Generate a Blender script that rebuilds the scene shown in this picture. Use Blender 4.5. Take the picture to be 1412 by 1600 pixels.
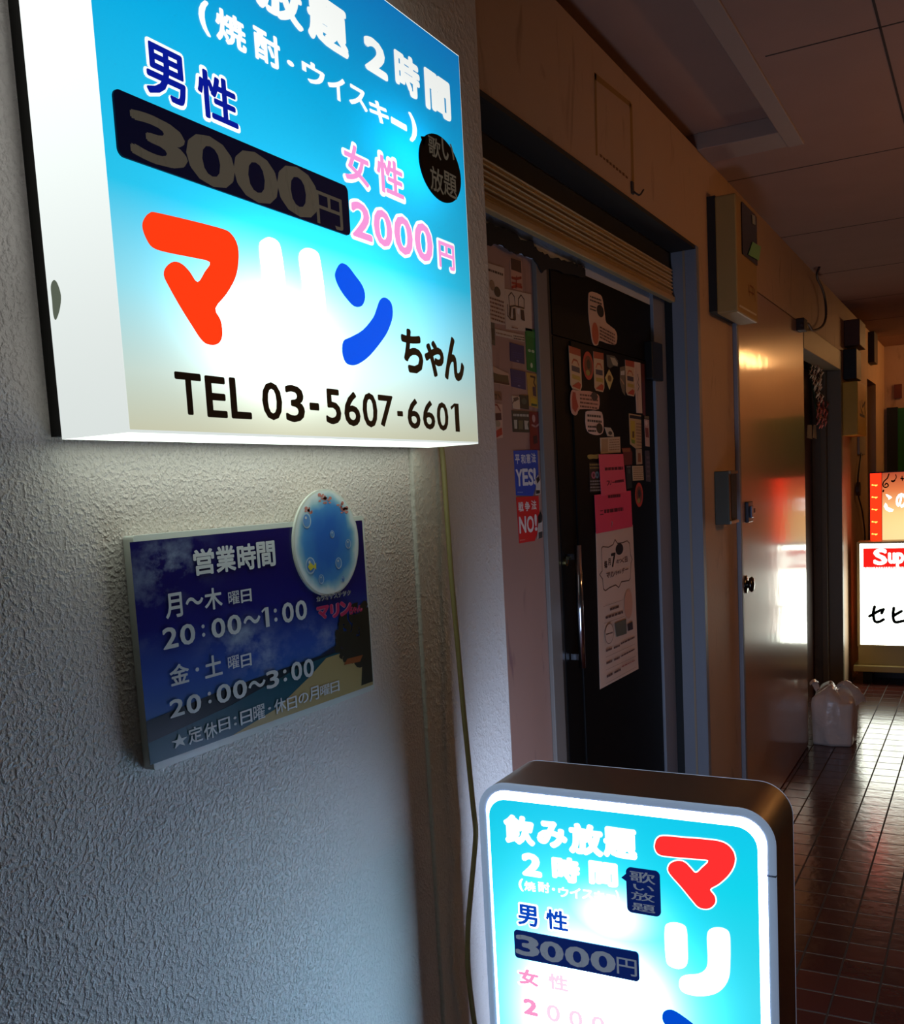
import bpy, bmesh, math, random
from mathutils import Matrix, Vector
from mathutils.geometry import tessellate_polygon

# ------------------------------------------------------------------ camera, world, light, exposure
sc = bpy.context.scene
for o in list(bpy.data.objects):
    bpy.data.objects.remove(o)
col = sc.collection
YAW, PIT, ROL, FPX = 0.50555199, -0.1138693, 0.05471207, 1533.15
CX, CY = 706.0, 941.5
EYE = Vector((0, 0, 1.5))
M3 = Matrix.Rotation(YAW, 3, 'Z') @ Matrix.Rotation(PIT, 3, 'X') @ Matrix.Rotation(ROL, 3, 'Y')
cam_d = bpy.data.cameras.new('camera')
cam = bpy.data.objects.new('camera', cam_d)
col.objects.link(cam)
cam_d.sensor_fit = 'VERTICAL'
cam_d.sensor_height = 24.0
cam_d.lens = FPX / 1600 * 24
cam_d.shift_y = (CY - 800) / 1600
cam_d.clip_start = 0.01
R = M3 @ Matrix(((1, 0, 0), (0, 0, -1), (0, 1, 0)))
cam.matrix_world = Matrix.Translation(EYE) @ R.to_4x4()
sc.camera = cam

w = bpy.data.worlds.new('world')
sc.world = w
w.use_nodes = True
w.node_tree.nodes['Background'].inputs[0].default_value = (0.5, 0.6, 0.8, 1)
w.node_tree.nodes['Background'].inputs[1].default_value = 0.02

vs = sc.view_settings
vs.view_transform = 'Standard'
vs.look = 'None'
vs.exposure = 0.0
vs.gamma = 1.0
vs.use_curve_mapping = False

LAMP_W = 26.0          # far warm corridor lamp
NEAR_W = 16.0          # warm wall lamp opposite the doorway, right of the frame
SIGN_B = 1.0           # backlight of the wall sign
STAND_B = 1.15         # backlight of the standing sign
FAR_B = 6.5            # backlight of the far sign

W = -0.873             # left wall plane
CEIL = 2.588
REC = -1.0             # back of the door recess
rnd = random.Random(4)

# ------------------------------------------------------------------ helpers: photo measures on real planes
def ray(px, py):
    return M3 @ Vector(((px - CX) / FPX, 1, -(py - CY) / FPX))

def project(p):
    v = M3.transposed() @ (Vector(p) - EYE)
    return CX + FPX * v.x / v.y, CY - FPX * v.z / v.y

class X:                                       # plane x = c, facing +x; u = y, v = z
    def __init__(s, c): s.c = c
    def uv(s, px, py):
        d = ray(px, py); p = EYE + d * ((s.c - EYE.x) / d.x); return (p.y, p.z)
    def pt(s, u, v, off=0): return (s.c + off, u, v)

class Y:                                       # plane y = c, facing -y; u = x, v = z
    def __init__(s, c): s.c = c
    def uv(s, px, py):
        d = ray(px, py); p = EYE + d * ((s.c - EYE.y) / d.y); return (p.x, p.z)
    def pt(s, u, v, off=0): return (u, s.c - off, v)

def rect_of(S, x0, y0, x1, y1):
    """the upright rectangle on S whose picture fills the given box"""
    xm, ym = (x0 + x1) / 2, (y0 + y1) / 2
    u0, u1 = S.uv(x0, ym)[0], S.uv(x1, ym)[0]
    vm = S.uv(xm, ym)[1]
    dy = abs(project(S.pt(u1, vm))[1] - project(S.pt(u0, vm))[1])
    h = max((y1 - y0) - dy, 0.3 * (y1 - y0))
    return u0, S.uv(xm, ym + h / 2)[1], u1, S.uv(xm, ym - h / 2)[1]

# ------------------------------------------------------------------ materials
def lin(c):
    return tuple((x / 255 / 12.92 if x / 255 <= 0.04045 else ((x / 255 + 0.055) / 1.055) ** 2.4) for x in c)

_m = {}
def paint(rgb, rough=0.5, metal=0.0, spec=0.5, coat=0.0, name=None):
    key = (tuple(rgb), rough, metal, spec, coat)
    if key in _m: return _m[key]
    m = bpy.data.materials.new(name or 'paint_%d_%d_%d' % tuple(rgb))
    m.use_nodes = True
    b = m.node_tree.nodes['Principled BSDF']
    b.inputs['Base Color'].default_value = (*lin(rgb), 1)
    b.inputs['Roughness'].default_value = rough
    b.inputs['Metallic'].default_value = metal
    b.inputs['Specular IOR Level'].default_value = spec
    b.inputs['Coat Weight'].default_value = coat
    b.inputs['Coat Roughness'].default_value = 0.08
    _m[key] = m
    return m

def node(nt, t, **kw):
    n = nt.nodes.new(t)
    for k, v in kw.items(): setattr(n, k, v)
    return n

def math_(nt, op, a, b=None):
    n = node(nt, 'ShaderNodeMath', operation=op)
    for i, v in enumerate((a, b)):
        if v is None: continue
        if isinstance(v, (int, float)): n.inputs[i].default_value = v
        else: nt.links.new(v, n.inputs[i])
    return n.outputs[0]

def rough_paint(name, rgb, rough, scale, strength, dist, mottling=0.06, metal=0, fine=None, peaks=False, coat=0, stain=None):
    """painted surface with bumps; a little mottling of the paint itself"""
    m = bpy.data.materials.new(name)
    m.use_nodes = True
    nt = m.node_tree
    b = nt.nodes['Principled BSDF']
    b.inputs['Roughness'].default_value = rough
    b.inputs['Metallic'].default_value = metal
    b.inputs['Coat Weight'].default_value = coat
    b.inputs['Coat Roughness'].default_value = 0.1
    tc = node(nt, 'ShaderNodeTexCoord')
    n1 = node(nt, 'ShaderNodeTexNoise'); n1.inputs['Scale'].default_value = scale; n1.inputs['Detail'].default_value = 3
    nt.links.new(tc.outputs['Object'], n1.inputs['Vector'])
    h = n1.outputs['Fac']
    if peaks:
        r = node(nt, 'ShaderNodeMapRange'); r.inputs[1].default_value = 0.42; r.inputs[2].default_value = 0.72
        r.interpolation_type = 'SMOOTHSTEP'
        nt.links.new(h, r.inputs[0]); h = r.outputs[0]
    if fine:
        n2 = node(nt, 'ShaderNodeTexNoise'); n2.inputs['Scale'].default_value = fine
        nt.links.new(tc.outputs['Object'], n2.inputs['Vector'])
        h = math_(nt, 'ADD', h, math_(nt, 'MULTIPLY', n2.outputs['Fac'], 0.4))
    bp = node(nt, 'ShaderNodeBump'); bp.inputs['Strength'].default_value = strength; bp.inputs['Distance'].default_value = dist
    nt.links.new(h, bp.inputs['Height']); nt.links.new(bp.outputs[0], b.inputs['Normal'])
    if coat: nt.links.new(bp.outputs[0], b.inputs['Coat Normal'])
    n3 = node(nt, 'ShaderNodeTexNoise'); n3.inputs['Scale'].default_value = 5; n3.inputs['Detail'].default_value = 5
    nt.links.new(tc.outputs['Object'], n3.inputs['Vector'])
    mx = node(nt, 'ShaderNodeMix', data_type='RGBA')
    c = lin(rgb)
    mx.inputs[6].default_value = (*[x * (1 - mottling) for x in c], 1)
    mx.inputs[7].default_value = (*[min(1, x * (1 + mottling)) for x in c], 1)
    nt.links.new(n3.outputs['Fac'], mx.inputs[0])
    out = mx.outputs[2]
    if stain:
        n4 = node(nt, 'ShaderNodeTexNoise'); n4.inputs['Scale'].default_value = stain[1]; n4.inputs['Detail'].default_value = 8
        n4.inputs['Distortion'].default_value = 1.5
        mp = node(nt, 'ShaderNodeMapping'); mp.inputs['Scale'].default_value = (1, 1.6, 0.5)
        nt.links.new(tc.outputs['Object'], mp.inputs[0]); nt.links.new(mp.outputs[0], n4.inputs['Vector'])
        r = node(nt, 'ShaderNodeMapRange'); r.inputs[1].default_value = 0.6; r.inputs[2].default_value = 0.72
        nt.links.new(n4.outputs['Fac'], r.inputs[0])
        m2 = node(nt, 'ShaderNodeMix', data_type='RGBA')
        nt.links.new(r.outputs[0], m2.inputs[0]); nt.links.new(out, m2.inputs[6]); m2.inputs[7].default_value = (*lin(stain[0]), 1)
        out = m2.outputs[2]
    nt.links.new(out, b.inputs['Base Color'])
    return m

def emit(name, rgb, strength, base=(60, 60, 60), sampling='NONE', lin_rgb=None):
    m = bpy.data.materials.new(name)
    m.use_nodes = True
    b = m.node_tree.nodes['Principled BSDF']
    b.inputs['Base Color'].default_value = (*lin(base), 1)
    b.inputs['Roughness'].default_value = 0.5
    b.inputs['Specular IOR Level'].default_value = 0.15
    b.inputs['Emission Color'].default_value = (*(lin_rgb or lin(rgb)), 1)
    b.inputs['Emission Strength'].default_value = strength
    m.cycles.emission_sampling = sampling
    return m

def backlit(name, axes, tint, tubes, base_b, sampling='FRONT', gain=1.0, wash=0):
    """translucent printed sheet in front of tubes.  tint: list of (v, rgb linear) the printed colour up the sheet;
    tubes: list of (u, v, su, sv, amp) brightness of the lamps behind; axes: indices of object coordinates for u, v"""
    m = bpy.data.materials.new(name)
    m.use_nodes = True
    nt = m.node_tree
    b = nt.nodes['Principled BSDF']
    b.inputs['Roughness'].default_value = 0.5
    b.inputs['Specular IOR Level'].default_value = 0.15
    b.inputs['Base Color'].default_value = (0.03, 0.03, 0.03, 1)
    tc = node(nt, 'ShaderNodeTexCoord'); sp = node(nt, 'ShaderNodeSeparateXYZ')
    nt.links.new(tc.outputs['Object'], sp.inputs[0])
    U, V = sp.outputs[axes[0]], sp.outputs[axes[1]]
    tot = hot = None
    for qi, (u, v, su, sv, a) in enumerate(tubes):
        dx = math_(nt, 'POWER', math_(nt, 'ABSOLUTE', math_(nt, 'DIVIDE', math_(nt, 'SUBTRACT', U, u), su)), 2)
        dy = math_(nt, 'POWER', math_(nt, 'ABSOLUTE', math_(nt, 'DIVIDE', math_(nt, 'SUBTRACT', V, v), sv)), 2)
        g = math_(nt, 'EXPONENT', math_(nt, 'MULTIPLY', math_(nt, 'ADD', dx, dy), -1.0))
        if qi < wash: hot = g if hot is None else math_(nt, 'MAXIMUM', hot, g)
        g = math_(nt, 'MULTIPLY', g, a)
        tot = g if tot is None else math_(nt, 'ADD', tot, g)
    tot = math_(nt, 'ADD', tot, base_b) if tot is not None else None
    if len(tint) > 1:
        v0, v1 = tint[0][0], tint[-1][0]
        r = node(nt, 'ShaderNodeMapRange'); r.inputs[1].default_value = v0; r.inputs[2].default_value = v1
        nt.links.new(V, r.inputs[0])
        cr = node(nt, 'ShaderNodeValToRGB')
        e = cr.color_ramp.elements
        e[0].position = 0; e[0].color = (*tint[0][1], 1)
        e[1].position = 1; e[1].color = (*tint[-1][1], 1)
        for (v, c) in tint[1:-1]:
            q = e.new((v - v0) / (v1 - v0)); q.color = (*c, 1)
        nt.links.new(r.outputs[0], cr.inputs[0])
        oc = cr.outputs[0]
        if hot is not None:                              # overexposed white painted into the ink colour around the hot spots
            mx = node(nt, 'ShaderNodeMix', data_type='RGBA')
            nt.links.new(hot, mx.inputs[0]); nt.links.new(oc, mx.inputs[6]); mx.inputs[7].default_value = (0.5, 0.64, 1.0, 1)
            oc = mx.outputs[2]
        nt.links.new(oc, b.inputs['Emission Color'])
    else:
        b.inputs['Emission Color'].default_value = (*tint[0][1], 1)
    if tot is not None: nt.links.new(math_(nt, 'MULTIPLY', tot, gain), b.inputs['Emission Strength'])
    else: b.inputs['Emission Strength'].default_value = base_b * gain
    m.cycles.emission_sampling = sampling
    return m

# ------------------------------------------------------------------ helpers: meshes and objects
class MB:
    """collects faces with materials and builds ONE mesh object"""
    def __init__(s): s.v = []; s.f = []; s.mi = []; s.mats = []; s.sm = []
    def mat(s, m):
        if m not in s.mats: s.mats.append(m)
        return s.mats.index(m)
    def add(s, verts, faces, m, smooth=False):
        k = len(s.v); i = s.mat(m)
        s.v += [tuple(p) for p in verts]
        for f in faces: s.f.append([k + j for j in f]); s.mi.append(i); s.sm.append(smooth)
    def box(s, a, b, m, bev=0.0):
        (x0, y0, z0), (x1, y1, z1) = [min(p, q) for p, q in zip(a, b)], [max(p, q) for p, q in zip(a, b)]
        if bev <= 0:
            V = [(x0, y0, z0), (x1, y0, z0), (x1, y1, z0), (x0, y1, z0), (x0, y0, z1), (x1, y0, z1), (x1, y1, z1), (x0, y1, z1)]
            s.add(V, [(3, 2, 1, 0), (4, 5, 6, 7), (0, 1, 5, 4), (1, 2, 6, 5), (2, 3, 7, 6), (3, 0, 4, 7)], m)
            return
        bm = bmesh.new()
        bmesh.ops.create_cube(bm, size=1)
        bmesh.ops.scale(bm, vec=(x1 - x0, y1 - y0, z1 - z0), verts=bm.verts)
        bmesh.ops.translate(bm, vec=((x0 + x1) / 2, (y0 + y1) / 2, (z0 + z1) / 2), verts=bm.verts)
        bmesh.ops.bevel(bm, geom=bm.edges[:], offset=bev, segments=3, affect='EDGES', profile=0.5)
        s.bm(bm, m)
    def bm(s, bm, m, smooth=False):
        bm.verts.index_update()
        s.add([v.co[:] for v in bm.verts], [[v.index for v in f.verts] for f in bm.faces], m, smooth)
        bm.free()
    def poly(s, S, uv, m, off=0.001):
        V = [S.pt(u, v, off) for u, v in uv]
        area = sum(uv[i - 1][0] * uv[i][1] - uv[i][0] * uv[i - 1][1] for i in range(len(uv)))
        if area < 0: V.reverse()
        tri = tessellate_polygon([[Vector(p) for p in V]])
        n_ok = []
        for t in tri:
            a, b, c = (Vector(V[i]) for i in t)
            n = (b - a).cross(c - a)
            ref = Vector(S.pt(0, 0, 1)) - Vector(S.pt(0, 0, 0))
            n_ok.append(t if n.dot(ref) > 0 else (t[0], t[2], t[1]))
        s.add(V, n_ok, m)
    def ppoly(s, S, px, m, off=0.001): s.poly(S, [S.uv(*p) for p in px], m, off)
    def rect(s, S, r, m, off=0.001): s.poly(S, [(r[0], r[1]), (r[2], r[1]), (r[2], r[3]), (r[0], r[3])], m, off)
    def ellipse(s, S, u, v, ru, rv, m, off=0.001, n=40):
        s.poly(S, [(u + ru * math.cos(2 * math.pi * k / n), v + rv * math.sin(2 * math.pi * k / n)) for k in range(n)], m, off)
    def pellipse(s, S, cx, cy, rx, ry, m, off=0.001, n=32):
        u, v = S.uv(cx, cy)
        ru = (S.uv(cx + rx, cy)[0] - S.uv(cx - rx, cy)[0]) / 2; rv = (S.uv(cx, cy - ry)[1] - S.uv(cx, cy + ry)[1]) / 2
        s.ellipse(S, u, v, ru, rv, m, off, n)
    def prism(s, S, uv, m, d0, d1, smooth=False):
        """outline uv on S extruded from offset d0 (back) to d1 (front)"""
        area = sum(uv[i - 1][0] * uv[i][1] - uv[i][0] * uv[i - 1][1] for i in range(len(uv)))
        if area < 0: uv = uv[::-1]
        s.poly(S, uv, m, d1)
        n = len(uv)
        V = [S.pt(u, v, d0) for u, v in uv] + [S.pt(u, v, d1) for u, v in uv]
        s.add(V, [(i, (i + 1) % n, n + (i + 1) % n, n + i) for i in range(n)], m, smooth)
        s.add([S.pt(u, v, d0) for u, v in uv[::-1]], [list(range(n))], m)
    def stroke(s, S, uv, wid, m, off=0.001, seg=10):
        """flat line with round ends"""
        for i in range(len(uv) - 1):
            a, b = Vector(uv[i]), Vector(uv[i + 1]); d = b - a
            if d.length < 1e-9: continue
            n = Vector((-d.y, d.x)).normalized() * wid / 2
            s.poly(S, [a - n, b - n, b + n, a + n], m, off)
        for p in uv: s.ellipse(S, p[0], p[1], wid / 2, wid / 2, m, off, seg)
    def pstroke(s, S, px, wid, m, off=0.001): s.stroke(S, [S.uv(*p) for p in px], wid, m, off)
    def tube(s, pts, r, m, n=8, closed=False):
        P = [Vector(p) for p in pts]; k0 = len(s.v); i0 = s.mat(m)
        ref = Vector((0.3, 0.5, 0.81)).normalized()
        for i, p in enumerate(P):
            t = (P[min(i + 1, len(P) - 1)] - P[max(i - 1, 0)]).normalized()
            a = t.cross(ref)
            if a.length < 1e-3: a = t.cross(Vector((1, 0, 0)))
            a.normalize(); b = t.cross(a)
            rr = r[i] if isinstance(r, (list, tuple)) else r
            for k in range(n):
                an = 2 * math.pi * k / n
                s.v.append(tuple(p + a * rr * math.cos(an) + b * rr * math.sin(an)))
        for i in range(len(P) - 1):
            for k in range(n):
                q = (k + 1) % n
                s.f.append([k0 + i * n + k, k0 + i * n + q, k0 + (i + 1) * n + q, k0 + (i + 1) * n + k]); s.mi.append(i0); s.sm.append(True)
        for e, rev in ((0, True), (len(P) - 1, False)):
            f = [k0 + e * n + k for k in range(n)]
            s.f.append(f[::-1] if rev else f); s.mi.append(i0); s.sm.append(False)
    def text(s, S, body, r, m, off=0.001, bold=0.0):
        if body == '1':                                  # plain stem with a short flag
            wd = (r[2] - r[0]); st = wd * 0.52
            s.poly(S, [(r[2] - st, r[1]), (r[2], r[1]), (r[2], r[3]), (r[2] - st, r[3])], m, off)
            s.poly(S, [(r[2] - st, r[3]), (r[2] - st * 0.4, r[3]), (r[0] + wd * 0.1, r[3] - (r[3] - r[1]) * 0.24), (r[0], r[3] - (r[3] - r[1]) * 0.14)], m, off + 1e-5)
            return
        V, F, (x0, y0, x1, y1) = glyphs(body)
        x0 -= bold; y0 -= bold; x1 += bold; y1 += bold
        i = s.mat(m)
        sh = [(0, 0)]
        if bold > 0:
            nk = 12 if bold > 0.03 else 8
            sh += [(bold * math.cos(2 * math.pi * q / nk), bold * math.sin(2 * math.pi * q / nk)) for q in range(nk)]
        for q, (ax, ay) in enumerate(sh):
            k = len(s.v)
            for (x, y) in V:
                s.v.append(S.pt(r[0] + (x + ax - x0) / (x1 - x0) * (r[2] - r[0]), r[1] + (y + ay - y0) / (y1 - y0) * (r[3] - r[1]), off + q * 8e-6))
            for f in F: s.f.append([k + j for j in f]); s.mi.append(i); s.sm.append(False)
    def ptext(s, S, body, box, m, off=0.001, bold=0.0): s.text(S, body, rect_of(S, *box), m, off, bold)
    def build(s, name, parent=None, origin=None, autosmooth=False):
        me = bpy.data.meshes.new(name)
        ob = bpy.data.objects.new(name, me)
        col.objects.link(ob)
        if parent is not None:
            root = parent
            while root.parent: root = root.parent
            o = root.location.copy()
            ob.parent = parent
        else:
            xs, ys, zs = zip(*s.v)
            o = Vector(origin) if origin else Vector(((min(xs) + max(xs)) / 2, (min(ys) + max(ys)) / 2, min(zs)))
            ob.location = o
        me.from_pydata([(x - o.x, y - o.y, z - o.z) for x, y, z in s.v], [], s.f)
        for m in s.mats: me.materials.append(m)
        me.polygons.foreach_set('material_index', s.mi)
        me.polygons.foreach_set('use_smooth', s.sm)
        me.update()
        return ob

_g = {}
def glyphs(body, bold=0.0):
    if (body, bold) in _g: return _g[(body, bold)]
    c = bpy.data.curves.new('t', 'FONT'); c.body = body; c.resolution_u = 3
    o = bpy.data.objects.new('t', c); col.objects.link(o)
    dg = bpy.context.evaluated_depsgraph_get(); dg.update()
    me = bpy.data.meshes.new_from_object(o.evaluated_get(dg))
    V = [(v.co.x, v.co.y) for v in me.vertices]; F = [list(p.vertices) for p in me.polygons]
    G = []
    for f in F:
        a = sum(V[f[i - 1]][0] * V[f[i]][1] - V[f[i]][0] * V[f[i - 1]][1] for i in range(len(f)))
        G.append(f if a > 0 else f[::-1])
    xs = [p[0] for p in V]; ys = [p[1] for p in V]
    _g[(body, bold)] = (V, G, (min(xs), min(ys), max(xs), max(ys)))
    bpy.data.objects.remove(o); bpy.data.curves.remove(c); bpy.data.meshes.remove(me)
    return _g[(body, bold)]

def spline(P, n=6):
    out = []; k = len(P)
    for i in range(k):
        p0, p1, p2, p3 = (Vector(P[(i + j) % k]) for j in (-1, 0, 1, 2))
        for q in range(n):
            t = q / n
            out.append(tuple(0.5 * (2 * p1 + (p2 - p0) * t + (2 * p0 - 5 * p1 + 4 * p2 - p3) * t * t + (3 * p1 - p0 - 3 * p2 + p3) * t ** 3)))
    return out

def path(P, n=8):
    P = [Vector(p) for p in P]; Q = [2 * P[0] - P[1]] + P + [2 * P[-1] - P[-2]]
    out = []
    for i in range(1, len(Q) - 2):
        p0, p1, p2, p3 = Q[i - 1:i + 3]
        for q in range(n):
            t = q / n
            out.append(0.5 * (2 * p1 + (p2 - p0) * t + (2 * p0 - 5 * p1 + 4 * p2 - p3) * t * t + (3 * p1 - p0 - 3 * p2 + p3) * t ** 3))
    return out + [P[-1]]

def rrect(u0, v0, u1, v1, r, n=8):
    out = []
    for cx, cy, a in ((u1 - r, v1 - r, 0), (u0 + r, v1 - r, 90), (u0 + r, v0 + r, 180), (u1 - r, v0 + r, 270)):
        for k in range(n + 1):
            t = math.radians(a + 90 * k / n); out.append((cx + r * math.cos(t), cy + r * math.sin(t)))
    return out

def empty(name, loc):
    o = bpy.data.objects.new(name, None); col.objects.link(o); o.location = loc; o.empty_display_size = 0.05; return o

def tag(o, label=None, cat=None, group=None, kind=None):
    if label: o['label'] = label
    if cat: o['category'] = cat
    if group: o['group'] = group
    if kind: o['kind'] = kind
    return o

def struct(mb, name, label=None):
    o = mb.build(name); o['kind'] = 'structure'
    if label: o['label'] = label; o['category'] = name.split('_')[0]
    return o

def slab(name, a, b, m, label=None, bev=0):
    mb = MB(); mb.box(a, b, m, bev); return struct(mb, name, label)

# ------------------------------------------------------------------ the setting
stucco = rough_paint('stucco_white', (222, 210, 204), 0.4, 180, 0.48, 0.004, 0.05, fine=480, peaks=True)
smooth_plaster = rough_paint('painted_plaster', (205, 198, 188), 0.6, 60, 0.25, 0.003, 0.06)
warm_plaster = rough_paint('cream_painted_plaster', (188, 154, 122), 0.55, 70, 0.25, 0.003, 0.08, stain=((160, 130, 100), 6))
pink_panel = rough_paint('scuffed_pink_panel', (164, 126, 110), 0.5, 40, 0.15, 0.002, 0.06, stain=((120, 84, 84), 7))
grey_paint = rough_paint('grey_steel_paint', (126, 126, 132), 0.42, 60, 0.1, 0.001, 0.05)
ceil_m = rough_paint('ceiling_board', (166, 128, 110), 0.85, 300, 0.35, 0.002, 0.1)
black_paint = rough_paint('black_door_paint', (12, 11, 11), 0.5, 80, 0.1, 0.001, 0.2)
black_paint.node_tree.nodes['Principled BSDF'].inputs['Specular IOR Level'].default_value = 0.12
dark_brown = rough_paint('dark_brown_wood', (78, 44, 28), 0.3, 30, 0.1, 0.001, 0.2)

# floor: square glazed quarry tiles
floor_m = bpy.data.materials.new('quarry_tiles'); floor_m.use_nodes = True
nt = floor_m.node_tree; b = nt.nodes['Principled BSDF']
tc = node(nt, 'ShaderNodeTexCoord'); mp = node(nt, 'ShaderNodeMapping')
br = node(nt, 'ShaderNodeTexBrick'); br.offset = 0; br.squash = 1
TX, TY = 0.1155, 0.1175
br.inputs['Scale'].default_value = 1; br.inputs['Brick Width'].default_value = TX; br.inputs['Row Height'].default_value = TY
br.inputs['Mortar Size'].default_value = 0.0035; br.inputs['Mortar Smooth'].default_value = 0.4
br.inputs['Color1'].default_value = (*lin((96, 46, 36)), 1); br.inputs['Color2'].default_value = (*lin((74, 36, 30)), 1)
br.inputs['Mortar'].default_value = (*lin((70, 58, 48)), 1)
nt.links.new(tc.outputs['Object'], mp.inputs[0]); nt.links.new(mp.outputs[0], br.inputs['Vector'])
nt.links.new(br.outputs['Color'], b.inputs['Base Color'])
rr = node(nt, 'ShaderNodeMapRange'); rr.inputs[3].default_value = 0.17; rr.inputs[4].default_value = 0.8
nt.links.new(br.outputs['Fac'], rr.inputs[0]); nt.links.new(rr.outputs[0], b.inputs['Roughness'])
bp = node(nt, 'ShaderNodeBump'); bp.invert = True; bp.inputs['Distance'].default_value = 0.003; bp.inputs['Strength'].default_value = 0.8
nz = node(nt, 'ShaderNodeTexNoise'); nz.inputs['Scale'].default_value = 26
nt.links.new(tc.outputs['Object'], nz.inputs['Vector'])
nt.links.new(math_(nt, 'ADD', br.outputs['Fac'], math_(nt, 'MULTIPLY', nz.outputs['Fac'], 0.35)), bp.inputs['Height'])
nt.links.new(bp.outputs[0], b.inputs['Normal'])
mb = MB(); mb.add([(-1.3, -2, 0), (1.05, -2, 0), (1.05, 10.2, 0), (-1.3, 10.2, 0)], [(0, 1, 2, 3)], floor_m)
fl = mb.build('floor', origin=(-0.505 - 8 * TX, 3.778 - 50 * TY, 0)); fl['kind'] = 'structure'

# left wall, split where the doorway is
Y0, Y1, OPZ = 1.79, 3.385, 2.266
slab('wall_left', (-1.15, -2, 0), (W, 1.452, CEIL), stucco, 'white rough stucco wall behind the hours board')
slab('wall_left', (-1.15, 1.452, 0), (W + 0.006, Y0, CEIL), rough_paint('stucco_pillar', (214, 206, 196), 0.45, 95, 0.3, 0.004, 0.06, fine=300, peaks=True), 'smoother plastered pillar between hours board and doorway', 0.005)
slab('wall_left', (-1.15, Y0, OPZ), (W, Y1 + 0.001, CEIL), warm_plaster, 'plastered lintel above the roller shutter')
slab('wall_left', (-1.15, Y1, 0), (W, 3.955, CEIL), warm_plaster, 'narrow plastered pier between shutter doorway and glossy door')
slab('wall_left', (-1.15, 3.955, 2.263), (W, 7.02, CEIL), warm_plaster, 'plaster wall above the glossy door')
slab('wall_left', (-1.15, 3.955, 0), (W - 0.012, 5.53, 2.263), warm_plaster)
slab('wall_left', (-1.15, 7.02, 0), (W, 8.56, CEIL), warm_plaster, 'plaster wall beside the far lit signs')
slab('wall_left', (-1.15, 8.56, 2.2), (W, 9.24, CEIL), warm_plaster)
slab('wall_left', (-1.15, 9.24, 0), (W, 10.0, CEIL), warm_plaster)
slab('wall_back', (-1.3, 10.0, 0), (1.05, 10.15, CEIL), warm_plaster, 'end wall of the corridor')
slab('wall_right', (0.95, -2, 0), (1.05, 10.0, CEIL), rough_paint('brown_painted_wall', (112, 84, 64), 0.6, 60, 0.25, 0.003, 0.08))
# recess
slab('wall_left', (-1.15, Y0, 0), (REC, Y1 + 0.2, OPZ), pink_panel, 'scuffed pinkish panel covered with stickers left of the black door')
slab('wall_left', (-1.15, 5.53, 0), (-1.08, 7.02, 2.263), black_paint)
slab('wall_left', (-1.15, 8.56, 0), (-1.1, 9.24, 2.2), black_paint)

# ceiling with a framed hatch recess
mb = MB()
HX0, HX1, HY0, HY1 = W, -0.606, 1.15, 3.44
for a, b_ in (((HX1, -2), (1.05, 10.2)), ((-1.15, -2), (HX1, HY0)), ((-1.15, HY1), (HX1, 10.2))):
    mb.box((a[0], a[1], CEIL), (b_[0], b_[1], CEIL + 0.1), ceil_m)
mb.box((-1.15, HY0, CEIL + 0.05), (HX1, HY1, CEIL + 0.1), ceil_m)
groove = paint((60, 46, 40), 0.9)
for gy in (0.7, 1.76, 2.82, 3.88, 4.94, 6.0, 7.06, 8.12, 9.18):
    mb.box((-0.53 if gy < 3.5 else W, gy - 0.003, CEIL - 0.0008), (0.95, gy + 0.003, CEIL + 0.01), groove)
for gx in (-0.252, 0.66):
    mb.box((gx - 0.003, -2, CEIL - 0.0008), (gx + 0.003, 4.94 if gx < 0 else 10, CEIL + 0.01), groove)
struct(mb, 'ceiling', 'dim board ceiling of the corridor')
mb = MB()
trim_m = rough_paint('hatch_trim', (160, 134, 120), 0.6, 60, 0.2, 0.002, 0.08)
mb.box((HX1 - 0.004, HY0 - 0.05, CEIL - 0.006), (-0.556, HY1 + 0.165, CEIL + 0.05), trim_m, 0.003)
mb.box((W + 0.001, HY1 - 0.004, CEIL - 0.004), (HX1, HY1 + 0.16, CEIL + 0.05), trim_m, 0.002)
struct(mb, 'trim_1', 'painted frame round the ceiling hatch')

# right jamb of the doorway: painted steel with the dark shutter channel
mb = MB()
mb.box((-0.955, Y1 - 0.006, 0), (W + 0.001, Y1 + 0.004, OPZ), grey_paint)
mb.box((W - 0.004, Y1 - 0.004, 0), (W + 0.003, Y1 + 0.03, OPZ), grey_paint)
mb.box((-0.915, Y1 - 0.009, 0), (-0.908, Y1, OPZ), paint((150, 128, 104), 0.5))
mb.box((-0.9985, Y1 - 0.003, 0), (-0.955, Y1 + 0.003, OPZ), paint((12, 12, 12), 0.7))
struct(mb, 'trim_2', 'grey steel jamb and black shutter channel on the doorway right side')
mb = MB()
mb.box((-0.955, Y0, OPZ - 0.012), (W + 0.001, Y1, OPZ), paint((20, 18, 16), 0.7))
struct(mb, 'trim_3', 'dark steel edge under the lintel')

# door frame and black door (door_1)
D = X(REC)
yl0, yl1 = D.uv(847, 800)[0], D.uv(870, 800)[0]
yr0, yr1 = D.uv(1018, 700)[0], Y1 - 0.008
ztop = 2.09
frame_m = rough_paint('door_frame_steel', (120, 112, 104), 0.4, 60, 0.1, 0.001, 0.06)
mb = MB()
mb.box((REC, yl0, 0), (REC + 0.012, yl1 - 0.03, 2.06), frame_m, 0.002)
mb.box((REC, yl1 - 0.028, 0), (REC + 0.006, yl1, 2.06), paint((40, 36, 32), 0.5))
mb.box((REC, yr0, 0), (REC + 0.02, yr1, ztop + 0.02), grey_paint, 0.002)
mb.box((REC, Y0, ztop - 0.035), (REC + 0.0085, yr0, OPZ - 0.05), rough_paint('pale_grey_head', (196, 200, 208), 0.5, 60, 0.1, 0.001, 0.08))
struct(mb, 'trim_4', 'steel frame round the black door')

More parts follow.
